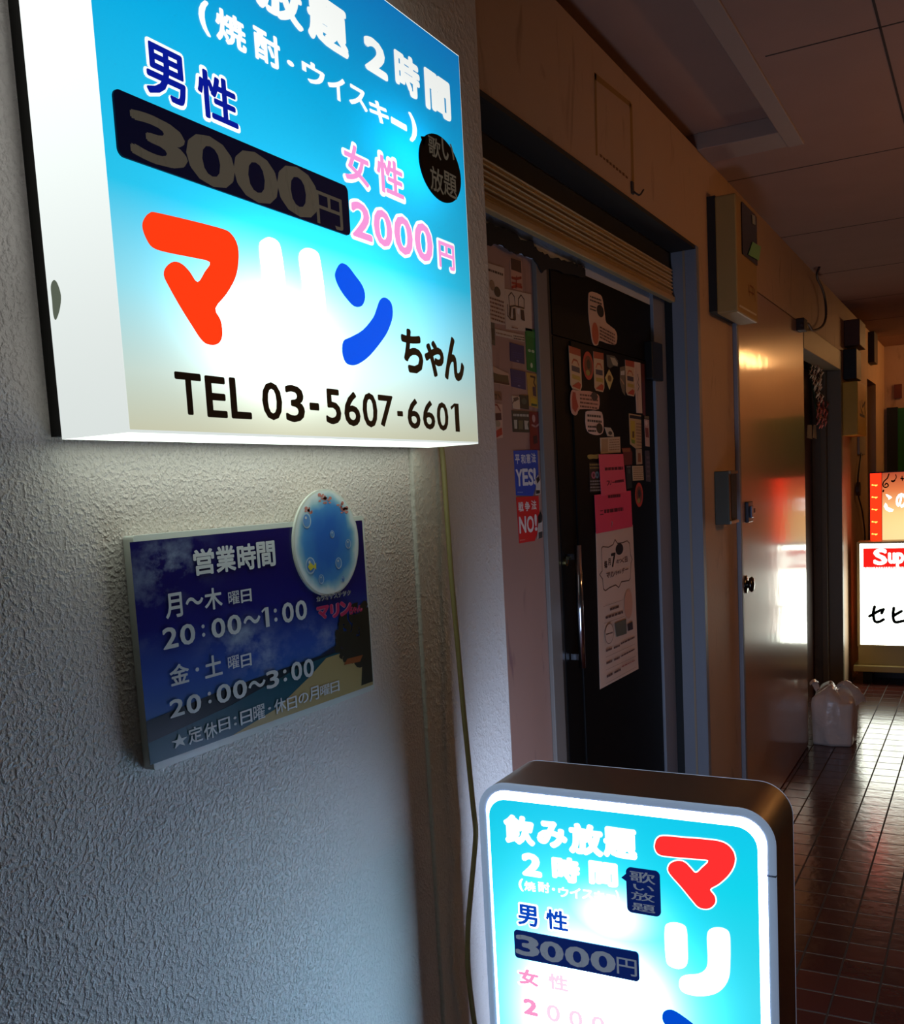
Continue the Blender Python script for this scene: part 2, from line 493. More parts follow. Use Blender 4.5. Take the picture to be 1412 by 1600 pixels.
door = empty('door_1', (REC, (yl1 + yr0) / 2, 0)); door['kind'] = 'structure'
door['label'] = 'black painted steel door covered with stickers and notices'; door['category'] = 'door'
ylf, zlf = D.uv(884, 532)
DF = REC + 0.012                                 # front of the door leaf
mb = MB(); mb.box((REC, yl1, zlf + 0.004), (REC + 0.009, yr0, ztop - 0.02), black_paint); mb.build('transom_panel', door)
mb = MB(); mb.box((REC, yl1 + 0.001, 0.0), (REC + 0.008, ylf, zlf), black_paint); mb.build('stile', door)
mb = MB(); mb.box((REC, ylf + 0.004, 0.01), (DF, yr0 - 0.004, zlf), black_paint, 0.002); mb.build('door_leaf', door)
mb = MB()
hu, hv1 = X(DF + 0.03).uv(903, 852); hv0 = X(DF + 0.03).uv(908, 1045)[1]
mb.tube([(DF + 0.028, hu, hv0), (DF + 0.028, hu, hv1)], 0.0095, paint((190, 190, 196), 0.12, 1.0), 14)
for z in (hv0 + 0.03, hv1 - 0.03): mb.box((DF - 0.001, hu - 0.005, z - 0.008), (DF + 0.022, hu + 0.005, z + 0.008), paint((150, 150, 155), 0.18, 1.0))
mb.build('pull_handle', door)
mb = MB()
lu, lv = X(REC + 0.008).uv(882, 877)
brass = paint((190, 170, 110), 0.25, 1.0)
mb.prism(X(REC + 0.008), [(lu + 0.011 * math.cos(t * math.pi / 10), lv + 0.013 * math.sin(t * math.pi / 10)) for t in range(20)], brass, 0, 0.007, True)
mb.box((REC + 0.014, lu - 0.002, lv - 0.006), (REC + 0.0165, lu + 0.002, lv + 0.006), paint((30, 26, 20), 0.5))
mb.build('lock', door)
mb = MB()
hz1, hz0 = D.uv(1015, 538)[1], D.uv(1015, 596)[1]
mb.box((REC + 0.001, D.uv(1003, 560)[0], hz0), (REC + 0.034, D.uv(1020, 560)[0], hz1), paint((16, 15, 15), 0.4), 0.003)
mb.build('pivot_hinge', door)

# ------------------------------------------------------------------ roller shutter
sh = empty('roller_shutter', (-0.95, (Y0 + Y1) / 2, 2.09))
tag(sh, 'tan ribbed metal roller shutter rolled up above the black door', 'shutter')
SX = -0.955
prof = []
z = 2.108
slat_h = 0.0235
while z < 2.2:
    for k in range(9):
        t = k / 8
        prof.append((SX - 0.002 + (0.0, 0.008, 0.009, 0.006, 0.0045, 0.006, 0.009, 0.007, 0.0)[k], z + slat_h * 0.94 * t))
    z += slat_h
mb = MB(); n = len(prof)
slat_m = rough_paint('tan_shutter_paint', (176, 146, 98), 0.42, 40, 0.1, 0.001, 0.07)
V = [(x, Y0 + 0.002, zz) for x, zz in prof] + [(x, Y1 - 0.012, zz) for x, zz in prof]
mb.add(V, [(i, n + i, n + i + 1, i + 1) for i in range(n - 1)], slat_m)
mb.add([(x - 0.002, y, zz) for x, y, zz in V], [(i + 1, n + i + 1, n + i, i) for i in range(n - 1)], slat_m)
mb.build('slats', sh)
mb = MB(); mb.box((SX - 0.008, Y0 + 0.002, 2.09), (SX + 0.012, Y1 - 0.008, 2.108), slat_m, 0.003); mb.build('bottom_bar', sh)
mb = MB(); mb.box((SX - 0.012, Y0 + 0.002, z + 0.001), (SX - 0.004, Y1 - 0.01, OPZ - 0.013), paint((16, 15, 14), 0.7)); mb.build('slot_dark_panel', sh)  # black panel stands in for the dark void above the slats

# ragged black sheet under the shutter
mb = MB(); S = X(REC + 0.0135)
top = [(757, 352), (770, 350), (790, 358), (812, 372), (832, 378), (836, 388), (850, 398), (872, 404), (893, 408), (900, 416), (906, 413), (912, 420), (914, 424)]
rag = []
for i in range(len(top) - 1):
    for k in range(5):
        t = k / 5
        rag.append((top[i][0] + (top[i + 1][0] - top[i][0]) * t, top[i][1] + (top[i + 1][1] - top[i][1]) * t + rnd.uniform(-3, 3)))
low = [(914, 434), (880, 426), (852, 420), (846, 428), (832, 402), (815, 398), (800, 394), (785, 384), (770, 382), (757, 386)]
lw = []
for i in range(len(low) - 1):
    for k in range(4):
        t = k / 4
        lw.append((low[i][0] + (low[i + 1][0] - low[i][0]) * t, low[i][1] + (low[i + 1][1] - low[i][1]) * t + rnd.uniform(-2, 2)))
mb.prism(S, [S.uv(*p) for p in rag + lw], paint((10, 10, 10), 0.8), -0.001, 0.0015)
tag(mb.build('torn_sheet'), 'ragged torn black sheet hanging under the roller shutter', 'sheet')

# ------------------------------------------------------------------ big lit sign on the wall
FX = -0.755
S = X(FX)
ya, zb = S.uv(200.8, 672.6); yb = S.uv(747.3, 695.2)[0]; zt = S.uv(718.6, 88.8)[1]
zb = (zb + S.uv(747.3, 695.2)[1]) / 2
SB = X(-0.87)
sign = empty('wall_sign', (-0.81, (ya + yb) / 2, zb))
tag(sign, 'big blue and white lit box sign mounted high on the stucco wall', 'sign')
rx, ry, rz = sign.location
def L(px, py): u, v = S.uv(px, py); return u - ry, v - rz
tubes = []
for (px, py, su, sv, a) in ((430, 500, 0.11, 0.07, 5.0), (330, 300, 0.4, 0.3, 0.4), (640, 250, 0.10, 0.06, 1.2), (560, 470, 0.22, 0.12, 1.3)):
    u, v = L(px, py); tubes.append((u, v, su, sv, a * SIGN_B))
vz = lambda t: t * (zt - zb)
face_tint = [(vz(0), (0.72, 0.72, 0.52)), (vz(0.1), (0.66, 0.8, 0.72)), (vz(0.24), (0.3, 0.74, 0.86)), (vz(0.4), (0.02, 0.55, 0.84)), (vz(0.7), (0.002, 0.46, 0.85)), (vz(1.0), (0.004, 0.26, 0.7))]
face_m = backlit('wall_sign_face', (1, 2), face_tint, tubes, 0.62 * SIGN_B)
white_m = backlit('wall_sign_white_letters', (1, 2), [(0, (0.95, 0.98, 0.95))], tubes, 0.85 * SIGN_B, 'NONE')
side_m = backlit('wall_sign_side', (1, 2), [(0, (0.93, 1.0, 0.97))], [(0, 0.45, 9, 0.3, 0.4)], 0.72)
under_m = backlit('wall_sign_underside', (1, 2), [(0, (0.86, 1.0, 0.86))], [(-0.1, 0.0, 0.35, 9, 1.2)], 1.35)
mb = MB()
xb = -0.852
zt2 = zt
pts = [(ya, zb), (yb, zb), (yb, zt2), (ya, zt2)]
mb.add([(xb, ya, zb), (FX, ya, zb), (FX, ya, zt2), (xb, ya, zt2)], [(0, 1, 2, 3)], side_m)
mb.add([(xb, yb, zb), (FX, yb, zb), (FX, yb, zt2), (xb, yb, zt2)], [(3, 2, 1, 0)], side_m)
mb.add([(xb, ya, zt2), (FX, ya, zt2), (FX, yb, zt2), (xb, yb, zt2)], [(0, 1, 2, 3)], side_m)
mb.add([(xb, ya, zb), (FX, ya, zb), (FX, yb, zb), (xb, yb, zb)], [(3, 2, 1, 0)], under_m)
mb.build('casing', sign)
mb = MB(); mb.box((W, ya + 0.004, zb + 0.004), (xb, yb - 0.004, zt2 - 0.004), paint((30, 30, 26), 0.6)); mb.build('mounting_frame', sign)
mb = MB(); mb.rect(S, (ya + 0.0015, zb + 0.003, yb - 0.0015, zt2 - 0.0015), face_m, 0.0005); mb.rect(S, (ya, zb, yb, zt2), side_m, 0.0); mb.build('face_panel', sign)
mb = MB()
for ch, bx in (('2', (568, 51, 603, 129)), ('時', (616, 73, 654, 161)), ('間', (663, 105, 702, 193)), ('題', (479, -22, 541, 97)), ('放', (398, -60, 470, 54)), ('み', (318, -100, 388, 10)), ('飲', (232, -140, 308, -40))):
    mb.ptext(S, ch, bx, white_m, 0.0012, 0.05)
mb.build('headline_lettering', sign)
mb = MB()
for ch, bx in (('(', (309, -5, 326, 59)), ('焼', (336, 8, 382, 86)), ('酎', (396, 38, 436, 113)), ('・', (447, 92, 458, 107)), ('ウ', (471, 89, 506, 143)), ('イ', (511, 110, 538, 164)), ('ス', (544, 129, 572, 177)), ('キ', (576, 151, 606, 200)), ('ー', (610, 182, 634, 206)), (')', (638, 175, 650, 226))):
    mb.ptext(S, ch, bx, white_m, 0.0012, 0.035)
mb.build('drinks_lettering', sign)
navy = emit('sign_navy', None, 0.8, (10, 12, 40), lin_rgb=(0.002, 0.012, 0.36))
pinkl = emit('sign_pink', None, 1.0, (60, 40, 50), lin_rgb=(0.95, 0.33, 0.72))
mb = MB()
for ch, bx in (('男', (221, 54, 290, 178)), ('性', (304, 97, 371, 213))):
    r = rect_of(S, *bx); mb.text(S, ch, r, white_m, 0.001, 0.055)
    g = (r[2] - r[0]) * 0.055; mb.text(S, ch, (r[0] + g, r[1] + g, r[2] - g, r[3] - g), navy, 0.0018, 0.025)
mb.build('men_lettering', sign)
mb = MB()
for ch, bx in (('女', (533, 213, 577, 303)), ('性', (584, 231, 631, 323)), ('2', (545, 306, 581, 385)), ('0', (580, 318, 613, 396)), ('0', (612, 328, 645, 409)), ('0', (644, 339, 676, 419)), ('円', (682, 371, 710, 430))):
    r = rect_of(S, *bx); mb.text(S, ch, r, white_m, 0.001, 0.06)
    g = (r[2] - r[0]) * 0.07; mb.text(S, ch, (r[0] + g, r[1] + g, r[2] - g, r[3] - g), pinkl, 0.0018, 0.025)
mb.build('women_price_lettering', sign)

# dark price plaque
plaque_m = emit('dark_plaque', None, 1.0, (10, 11, 24), lin_rgb=(0.0015, 0.002, 0.010))
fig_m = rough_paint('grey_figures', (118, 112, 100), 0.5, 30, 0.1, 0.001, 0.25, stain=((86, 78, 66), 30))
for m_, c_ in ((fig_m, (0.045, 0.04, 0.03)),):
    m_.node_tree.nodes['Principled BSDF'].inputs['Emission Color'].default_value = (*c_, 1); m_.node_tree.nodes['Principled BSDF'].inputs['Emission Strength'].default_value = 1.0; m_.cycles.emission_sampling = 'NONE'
mb = MB()
q = rect_of(S, 184, 146, 538, 376)
mb.prism(S, rrect(q[0], q[1], q[2], q[3], 0.008), plaque_m, 0.0005, 0.003)
pl = mb.build('price_plaque', sign); pl['label'] = 'dark plaque with grey 3000 yen figures'
mb = MB()
for ch, bx in (('3', (199, 168, 287, 276)), ('0', (288, 200, 362, 306)), ('0', (362, 226, 430, 330)), ('0', (430, 250, 493, 351)), ('円', (491, 298, 531, 363))):
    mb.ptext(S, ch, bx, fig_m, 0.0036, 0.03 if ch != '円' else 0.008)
mb.build('price_lettering', pl)
# black round badge
mb = MB()
u, v = S.uv(687, 264); ru = (S.uv(719, 264)[0] - S.uv(656, 264)[0]) / 2; rv = (S.uv(688, 214)[1] - S.uv(688, 314)[1]) / 2
mb.prism(S, [(u + ru * math.cos(k * math.pi / 24), v + rv * math.sin(k * math.pi / 24)) for k in range(48)], paint((9, 8, 9), 0.5, 0, 0.12), 0.0005, 0.002)
mb.ppoly(S, [(655, 213), (664, 214), (660, 230)], paint((9, 8, 9), 0.5, 0, 0.12), 0.002)
bd = mb.build('round_badge', sign); bd['label'] = 'glossy black round badge'
mb = MB()
for ch, bx in (('歌', (667, 210, 686, 252)), ('い', (688, 216, 707, 258)), ('放', (670, 258, 690, 306)), ('題', (691, 266, 711, 314))):
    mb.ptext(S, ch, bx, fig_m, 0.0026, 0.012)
mb.build('badge_lettering', bd)

# large katakana
red_m = emit('sign_red', None, 1.0, (90, 10, 5), lin_rgb=(1.0, 0.045, 0.006))
blue_m = emit('sign_blue', None, 1.0, (5, 20, 90), lin_rgb=(0.0, 0.09, 0.85))
ma = [(222, 345), (232, 333), (250, 334), (340, 356), (360, 366), (370, 385), (371, 410), (366, 435), (352, 460), (335, 482), (343, 500), (346, 520), (343, 533), (335, 539), (322, 538), (312, 530), (300, 512), (280, 480), (262, 448), (254, 430), (258, 417), (270, 409), (283, 413), (295, 425), (307, 441), (318, 425), (326, 410), (300, 403), (260, 395), (238, 388), (228, 376), (221, 358)]
mb = MB(); mb.poly(S, spline([S.uv(*p) for p in ma], 3), red_m, 0.0015); mb.build('katakana_ma', sign)
mb = MB()
bar = [(403, 385), (410, 374), (420, 371), (432, 377), (438, 392), (444, 440), (444, 475), (436, 486), (424, 484), (415, 470), (408, 430)]
jay = [(465, 402), (471, 390), (482, 388), (494, 394), (499, 408), (506, 460), (507, 505), (498, 540), (480, 562), (458, 568), (448, 560), (452, 548), (466, 536), (474, 515), (474, 480), (470, 440)]
mb.poly(S, spline([S.uv(*p) for p in bar], 3), white_m, 0.0015); mb.poly(S, spline([S.uv(*p) for p in jay], 3), white_m, 0.0015)
mb.build('katakana_ri', sign)
mb = MB()
da = [(522, 426), (530, 412), (541, 415), (553, 430), (565, 447), (569, 464), (564, 478), (552, 479), (540, 467), (530, 453), (523, 438)]
sw = [(592, 469), (600, 465), (610, 474), (612, 494), (606, 514), (597, 530), (577, 555), (560, 568), (548, 571), (538, 566), (533, 550), (535, 533), (546, 527), (565, 516), (581, 497), (587, 482)]
for P in (da, sw): mb.poly(S, spline([S.uv(*p) for p in P], 3), blue_m, 0.0015)
mb.build('katakana_n', sign)
ink = paint((14, 13, 12), 0.5)
mb = MB()
for ch, bx in (('ち', (626, 512, 659, 586)), ('ゃ', (662, 530, 692, 592)), ('ん', (692, 524, 723, 598))): mb.ptext(S, ch, bx, ink, 0.0015, 0.04)
mb.build('hiragana_lettering', sign)
mb = MB()
for ch, bx in (('T', (273, 581, 314, 650)), ('E', (320, 587, 352, 654)), ('L', (358, 590, 390, 656)), ('0', (408, 596, 439, 658)), ('3', (444, 601, 474, 661)), ('-', (482, 629, 497, 642)), ('5', (507, 607, 531, 664)), ('6', (536, 611, 561, 667)), ('0', (565, 613, 588, 669)), ('7', (590, 617, 613, 668)), ('-', (619, 642, 628, 651)), ('6', (635, 622, 655, 671)), ('6', (659, 625, 678, 672)), ('0', (681, 628, 699, 674)), ('1', (703, 630, 716, 675))):
    mb.ptext(S, ch, bx, ink, 0.0015, 0.02)
mb.build('phone_lettering', sign)
# dirt smudge on the side of the casing
mb = MB()
SS = Y(ya)
mb.poly(SS, spline([SS.uv(*p) for p in [(80, 448), (84, 438), (90, 442), (96, 462), (94, 484), (88, 500), (84, 492), (82, 470)]], 4), emit('grime', (110, 120, 104), 0.6, (60, 60, 50)), 0.0006)
mb.build('grime_patch', sign)

# ------------------------------------------------------------------ opening hours board
BX = W + 0.018
S = X(BX)
TL, TR, BL, BR = S.uv(205, 833), S.uv(566, 809), S.uv(243, 1204), S.uv(586.5, 1077)
u0, u1, v0, v1 = (TL[0] + BL[0]) / 2, (TR[0] + BR[0]) / 2, (BL[1] + BR[1]) / 2, (TL[1] + TR[1]) / 2
board = empty('hours_board', (W, (u0 + u1) / 2, v0))
tag(board, 'dark blue opening hours board with beach picture and white frame on the stucco wall', 'sign')
acr = paint((226, 230, 222), 0.25, 0, 0.5)
mb = MB(); mb.prism(S, rrect(u0, v0, u1, v1, 0.004, 3), acr, -0.0165, 0.0); mb.build('backing_plate', board)
def bev_px(px, py): return S.uv(px, py)
pu0, pu1 = S.uv(216, 1000)[0], S.uv(574, 950)[0]
pv1 = S.uv(390, 826)[1]; pv0 = S.uv(410, 1130)[1]
pv1 = v1 - 0.007; pv0 = v0 + 0.009
pic = bpy.data.materials.new('beach_picture'); pic.use_nodes = True
nt = pic.node_tree; b = nt.nodes['Principled BSDF']; b.inputs['Roughness'].default_value = 0.3
tc = node(nt, 'ShaderNodeTexCoord'); sp = node(nt, 'ShaderNodeSeparateXYZ'); nt.links.new(tc.outputs['Object'], sp.inputs[0])
H = pv1 - pv0
r = node(nt, 'ShaderNodeMapRange'); r.inputs[1].default_value = pv0 - v0; r.inputs[2].default_value = pv1 - v0; nt.links.new(sp.outputs[2], r.inputs[0])
cr = node(nt, 'ShaderNodeValToRGB'); e = cr.color_ramp.elements
e[0].position = 0; e[0].color = (*lin((30, 92, 120)), 1); e[1].position = 1; e[1].color = (*lin((8, 10, 92)), 1)
for p_, c_ in ((0.2, (40, 96, 170)), (0.36, (44, 84, 176)), (0.6, (12, 24, 122)), (0.8, (6, 10, 98))): q = e.new(p_); q.color = (*lin(c_), 1)
nt.links.new(r.outputs[0], cr.inputs[0])
nz = node(nt, 'ShaderNodeTexNoise'); nz.inputs['Scale'].default_value = 16; nz.inputs['Detail'].default_value = 7; nz.inputs['Roughness'].default_value = 0.6
mp = node(nt, 'ShaderNodeMapping'); mp.inputs['Scale'].default_value = (1, 1, 1.5); nt.links.new(tc.outputs['Object'], mp.inputs[0]); nt.links.new(mp.outputs[0], nz.inputs['Vector'])
tot = None
for (px, py, su, sv, a) in ((262, 880, 0.055, 0.03, 0.9), (375, 1000, 0.05, 0.025, 0.9), (415, 1030, 0.05, 0.025, 0.8), (515, 1000, 0.045, 0.02, 0.8), (225, 960, 0.03, 0.03, 0.5), (480, 985, 0.03, 0.015, 0.5)):
    u, v = S.uv(px, py); u -= board.location.y; v -= board.location.z
    dx = math_(nt, 'POWER', math_(nt, 'ABSOLUTE', math_(nt, 'DIVIDE', math_(nt, 'SUBTRACT', sp.outputs[1], u), su)), 2)
    dy = math_(nt, 'POWER', math_(nt, 'ABSOLUTE', math_(nt, 'DIVIDE', math_(nt, 'SUBTRACT', sp.outputs[2], v), sv)), 2)
    g = math_(nt, 'MULTIPLY', math_(nt, 'EXPONENT', math_(nt, 'MULTIPLY', math_(nt, 'ADD', dx, dy), -1.0)), a)
    tot = g if tot is None else math_(nt, 'ADD', tot, g)
k = node(nt, 'ShaderNodeMapRange'); k.inputs[1].default_value = 0.44; k.inputs[2].default_value = 0.66; nt.links.new(nz.outputs['Fac'], k.inputs[0])
mx = node(nt, 'ShaderNodeMix', data_type='RGBA'); nt.links.new(math_(nt, 'MULTIPLY', tot, k.outputs[0]), mx.inputs[0]); nt.links.new(cr.outputs[0], mx.inputs[6]); mx.inputs[7].default_value = (*lin((168, 186, 212)), 1)
nt.links.new(mx.outputs[2], b.inputs['Base Color'])
mb = MB()
mb.rect(S, (pu0, pv0, pu1, pv1), pic, 0.0004)
prnt = mb
uu = lambda t: pu0 + (pu1 - pu0) * t
vv = lambda t: pv0 + (pv1 - pv0) * t
sea = paint((20, 84, 104), 0.3); deep = paint((14, 40, 54), 0.3); sand = paint((176, 156, 104), 0.4); leaf = paint((22, 30, 16), 0.5); hill = paint((24, 40, 70), 0.4); hull = paint((150, 82, 40), 0.4)
mb.poly(S, [(uu(0), vv(0.2)), (uu(0.25), vv(0.235)), (uu(0.6), vv(0.26)), (uu(0.86), vv(0.275)), (uu(0.86), vv(0.22)), (uu(0), vv(0))], deep, 0.0008)
mb.poly(S, [(uu(0), vv(0)), (uu(0), vv(0.1)), (uu(0.3), vv(0.15)), (uu(0.62), vv(0.24)), (uu(0.86), vv(0.265)), (uu(0.9), vv(0.2)), (uu(0.5), vv(0.0))], sea, 0.001)
mb.poly(S, [(uu(0.3), vv(0)), (uu(0.5), vv(0.06)), (uu(0.66), vv(0.17)), (uu(0.75), vv(0.245)), (uu(0.9), vv(0.25)), (uu(1), vv(0.2)), (uu(1), vv(0.0))], sand, 0.0012)
mb.poly(S, [(uu(0.72), vv(0.27)), (uu(0.8), vv(0.3)), (uu(0.92), vv(0.3)), (uu(0.92), vv(0.26))], hill, 0.0011)
for _ in range(150):
    a = rnd.random() * 2 * math.pi; q = rnd.random() ** 0.5
    cu, cv = 0.955 + 0.15 * q * math.cos(a), 0.33 + 0.17 * q * math.sin(a)
    if cu < 0.8 and cv < 0.25: continue
    pu, pv = uu(min(cu, 0.985)), vv(max(cv, 0.1)); rr_ = 0.0105 * rnd.uniform(0.5, 1.1)
    P = [(pu + rr_ * rnd.uniform(0.6, 1.3) * math.cos(j * math.pi / 4), pv + rr_ * rnd.uniform(0.5, 1.1) * math.sin(j * math.pi / 4)) for j in range(8)]
    P = [(min(p[0], pu1), p[1]) for p in P]
    mb.poly(S, P, leaf, 0.0014 + rnd.random() * 0.0002)
mb.poly(S, [(uu(0.93), vv(0.02)), (uu(1), vv(0.02)), (uu(1), vv(0.3)), (uu(0.96), vv(0.3))], leaf, 0.0014)
mb.poly(S, [(uu(0.84), vv(0.175)), (uu(0.93), vv(0.165)), (uu(0.95), vv(0.2)), (uu(0.86), vv(0.205))], hull, 0.0018)
mb.build('picture_print', board)
wt = paint((214, 218, 222), 0.4)
rows = [('title_lettering', [('営', (300, 855, 333, 900.5)), ('業', (335, 850.6, 366, 896)), ('時', (368.5, 847.5, 398, 892.7)), ('間', (399, 843.8, 428, 888))], 0.03),
 ('weekday_lettering', [('月', (255.7, 924, 282.8, 968)), ('〜', (287.5, 930, 315.6, 948)), ('木', (317, 916, 345, 955)), ('曜', (354.5, 922, 372, 945.7)), ('日', (374, 919, 391, 942.6)), ('2', (251.7, 977, 276, 1016)), ('0', (279, 972, 303, 1010)), (':', (313, 975, 318, 995.5)), ('0', (328, 963, 350, 999)), ('0', (353, 958, 375, 994)), ('〜', (378, 958, 405, 978)), ('1', (407, 948, 418.4, 981.5)), (':', (426, 950, 431, 972)), ('0', (438.6, 939, 457, 975)), ('0', (459.5, 935.7, 477.6, 971))], 0.022),
 ('weekend_lettering', [('金', (262.6, 1033, 293.7, 1073.4)), ('・', (303, 1042, 309, 1050)), ('土', (317, 1020, 345, 1061)), ('曜', (354, 1022, 372, 1047)), ('日', (374, 1019.5, 391, 1044)), ('2', (262.6, 1088, 286, 1123)), ('0', (289, 1081, 312.4, 1118)), (':', (322.7, 1079.7, 328, 1100)), ('0', (335.8, 1065, 359, 1101.5)), ('0', (361.5, 1059, 384, 1095)), ('〜', (385.7, 1058, 413, 1079)), ('3', (413.7, 1044, 434, 1078)), (':', (440.5, 1045, 446, 1065.6)), ('0', (452.7, 1031, 470, 1065.6)), ('0', (472, 1026.7, 488.5, 1061))], 0.022),
 ('holiday_lettering', [('★', (265.7, 1142, 290.6, 1171.6)), ('定', (292, 1131, 314.6, 1164.4)), ('休', (316.5, 1125, 337.4, 1157.6)), ('日', (339, 1118.6, 357.6, 1145)), (':', (363, 1118.6, 367.6, 1134)), ('日', (373, 1106, 392, 1134)), ('曜', (393.5, 1098, 412, 1128)), ('・', (416.5, 1104, 421.5, 1109.5)), ('休', (426, 1087.5, 445, 1117)), ('日', (446.4, 1086, 462, 1111)), ('の', (464, 1079.7, 480, 1101.5)), ('月', (480.7, 1070, 496.3, 1097)), ('曜', (498, 1067, 513.4, 1089)), ('日', (514, 1062.5, 528.4, 1084))], 0.015)]
for nm, chars, bold in rows:
    mb = MB()
    for ch, bx in chars: mb.ptext(S, ch, bx, wt, 0.0022, bold if ch not in '曜' else 0.008)
    mb.build(nm, board)
# oval picture plate: water, bubbles and coral (the figure on it is left out)
ov = bpy.data.materials.new('oval_water'); ov.use_nodes = True
nt = ov.node_tree; b = nt.nodes['Principled BSDF']; b.inputs['Roughness'].default_value = 0.3
ou, ovv = S.uv(508.5, 848)
oru = (S.uv(559.5, 848)[0] - S.uv(457.5, 848)[0]) / 2; orv = (S.uv(508, 764)[1] - S.uv(508, 932)[1]) / 2
tc = node(nt, 'ShaderNodeTexCoord'); sp = node(nt, 'ShaderNodeSeparateXYZ'); nt.links.new(tc.outputs['Object'], sp.inputs[0])
dx = math_(nt, 'POWER', math_(nt, 'ABSOLUTE', math_(nt, 'DIVIDE', math_(nt, 'SUBTRACT', sp.outputs[1], ou - board.location.y), oru)), 2)
dy = math_(nt, 'POWER', math_(nt, 'ABSOLUTE', math_(nt, 'DIVIDE', math_(nt, 'SUBTRACT', sp.outputs[2], ovv - board.location.z), orv)), 2)
nz = node(nt, 'ShaderNodeTexNoise'); nz.inputs['Scale'].default_value = 30; nt.links.new(tc.outputs['Object'], nz.inputs['Vector'])
d2 = math_(nt, 'ADD', math_(nt, 'ADD', dx, dy), math_(nt, 'MULTIPLY', math_(nt, 'SUBTRACT', nz.outputs['Fac'], 0.5), 0.5))
cr = node(nt, 'ShaderNodeValToRGB'); e = cr.color_ramp.elements
e[0].position = 0.1; e[0].color = (*lin((40, 110, 206)), 1); e[1].position = 0.85; e[1].color = (*lin((226, 236, 238)), 1)
q = e.new(0.48); q.color = (*lin((70, 146, 216)), 1); q = e.new(0.68); q.color = (*lin((150, 200, 222)), 1)
nt.links.new(d2, cr.inputs[0]); nt.links.new(cr.outputs[0], b.inputs['Base Color'])
mb = MB()
ell = [(ou + oru * math.cos(k * math.pi / 30), ovv + orv * math.sin(k * math.pi / 30)) for k in range(60)]
mb.prism(S, ell, acr, 0.0003, 0.0035, True)
mb.ellipse(S, ou, ovv, oru * 0.965, orv * 0.965, ov, 0.004, 60)
coral = paint((206, 130, 122), 0.4); bub = paint((190, 216, 236), 0.3); bub2 = paint((96, 150, 214), 0.3); fish = paint((216, 206, 70), 0.4)
for cx, cy in ((506, 782), (530, 790), (534, 798), (479, 797), (500, 778)):
    for _ in range(7): mb.pellipse(S, cx + rnd.uniform(-6, 6), cy + rnd.uniform(-5, 5), rnd.uniform(1.2, 3), rnd.uniform(1.2, 3), coral, 0.0044, 10)
for cx, cy, r_ in ((475, 814, 8), (481, 884, 9), (525, 880, 6), (515, 835, 4), (540, 850, 5), (498, 905, 5), (532, 905, 3.5)):
    mb.pellipse(S, cx, cy, r_ * 0.85, r_ * 1.5, bub, 0.0046, 20); mb.pellipse(S, cx - 0.3, cy - 0.5, r_ * 0.68, r_ * 1.25, bub2, 0.005, 20); mb.pellipse(S, cx - r_ * 0.25, cy - r_ * 0.6, r_ * 0.2, r_ * 0.3, wt, 0.0054, 8)
mb.ppoly(S, [(476, 886), (480, 879), (485, 884), (489, 879), (489, 890), (485, 887), (480, 892)], fish, 0.0056)
o = mb.build('oval_picture', board); o['label'] = 'raised oval picture of blue water with bubbles'
mb = MB()
gry = paint((96, 100, 108), 0.4); rose = paint((196, 44, 96), 0.4); rosew = paint((216, 150, 176), 0.4)
x = 490.5
for i, ch in enumerate('カラオケスナック'):
    bx = (x + i * 6.8, 931 - i * 1.4, x + i * 6.8 + 6.4, 941 - i * 1.4)
    mb.ptext(S, ch, bx, wt, 0.0044, 0.07); mb.ptext(S, ch, bx, gry, 0.0048, 0.015)
for ch, bx in (('マ', (490, 944, 510, 970)), ('リ', (511, 941, 526, 967)), ('ン', (526, 936, 545, 964)), ('ち', (540, 946, 547, 961)), ('ゃ', (547, 947, 553, 959)), ('ん', (553, 944, 562, 957))):
    mb.ptext(S, ch, bx, rosew, 0.005, 0.09); mb.ptext(S, ch, bx, rose, 0.0054, 0.05)
mb.build('logo_lettering', board)

# ------------------------------------------------------------------ standing sign
SY = 1.40
S = Y(SY)
sx0, sx1 = S.uv(752, 1320)[0], S.uv(1214, 1400)[0]
sz1 = S.uv(980, 1243)[1]; sz0 = 0.09; DEP = 0.135
stand = empty('standing_sign', ((sx0 + sx1) / 2, SY + DEP / 2, 0))
tag(stand, 'cyan and white lit standing sign with brushed steel rounded case on the floor', 'sign')
steel = rough_paint('brushed_steel', (176, 164, 144), 0.4, 20, 0.05, 0.001, 0.05, metal=1.0)
RAD = 0.052
out = rrect(sx0, sz0, sx1, sz1, RAD, 12)
mb = MB(); n = len(out)
mb.add([S.pt(u, v, 0) for u, v in out] + [S.pt(u, v, -DEP) for u, v in out], [(n + i, n + (i + 1) % n, (i + 1) % n, i) for i in range(n)], steel, True)
mb.build('case', stand)
rim_glow_m = emit('rim_pale_glow', None, 0.28, (190, 200, 220), lin_rgb=(0.5, 0.68, 1.0))  # faint blue emission put in for the face's light on the rim
mb = MB()
RW = 0.0125
prof = [(0.0, 0.0), (0.0, 0.003), (0.0008, 0.0045), (0.0025, 0.0052), (0.009, 0.0052), (RW, 0.0036), (RW, -0.006)]
rings = [rrect(sx0 + a, sz0 + a, sx1 - a, sz1 - a, RAD - a, 12) for a, d in prof]
V = [S.pt(u, v, prof[i][1]) for i, ring in enumerate(rings) for u, v in ring]
mb.add(V, [(i * n + k, i * n + (k + 1) % n, (i + 1) * n + (k + 1) % n, (i + 1) * n + k) for i in range(len(prof) - 1) for k in range(n)], rim_glow_m, True)
mb.build('rim', stand)
mb = MB(); su_ = S.uv(1210, 1367); mb.box((sx1 - RW - 0.0005, SY - 0.0086, su_[1] - 0.0006), (sx1 + 0.0005, SY, su_[1] + 0.0006), paint((70, 78, 96), 0.5)); mb.build('rim_joint', stand)
o = stand.location
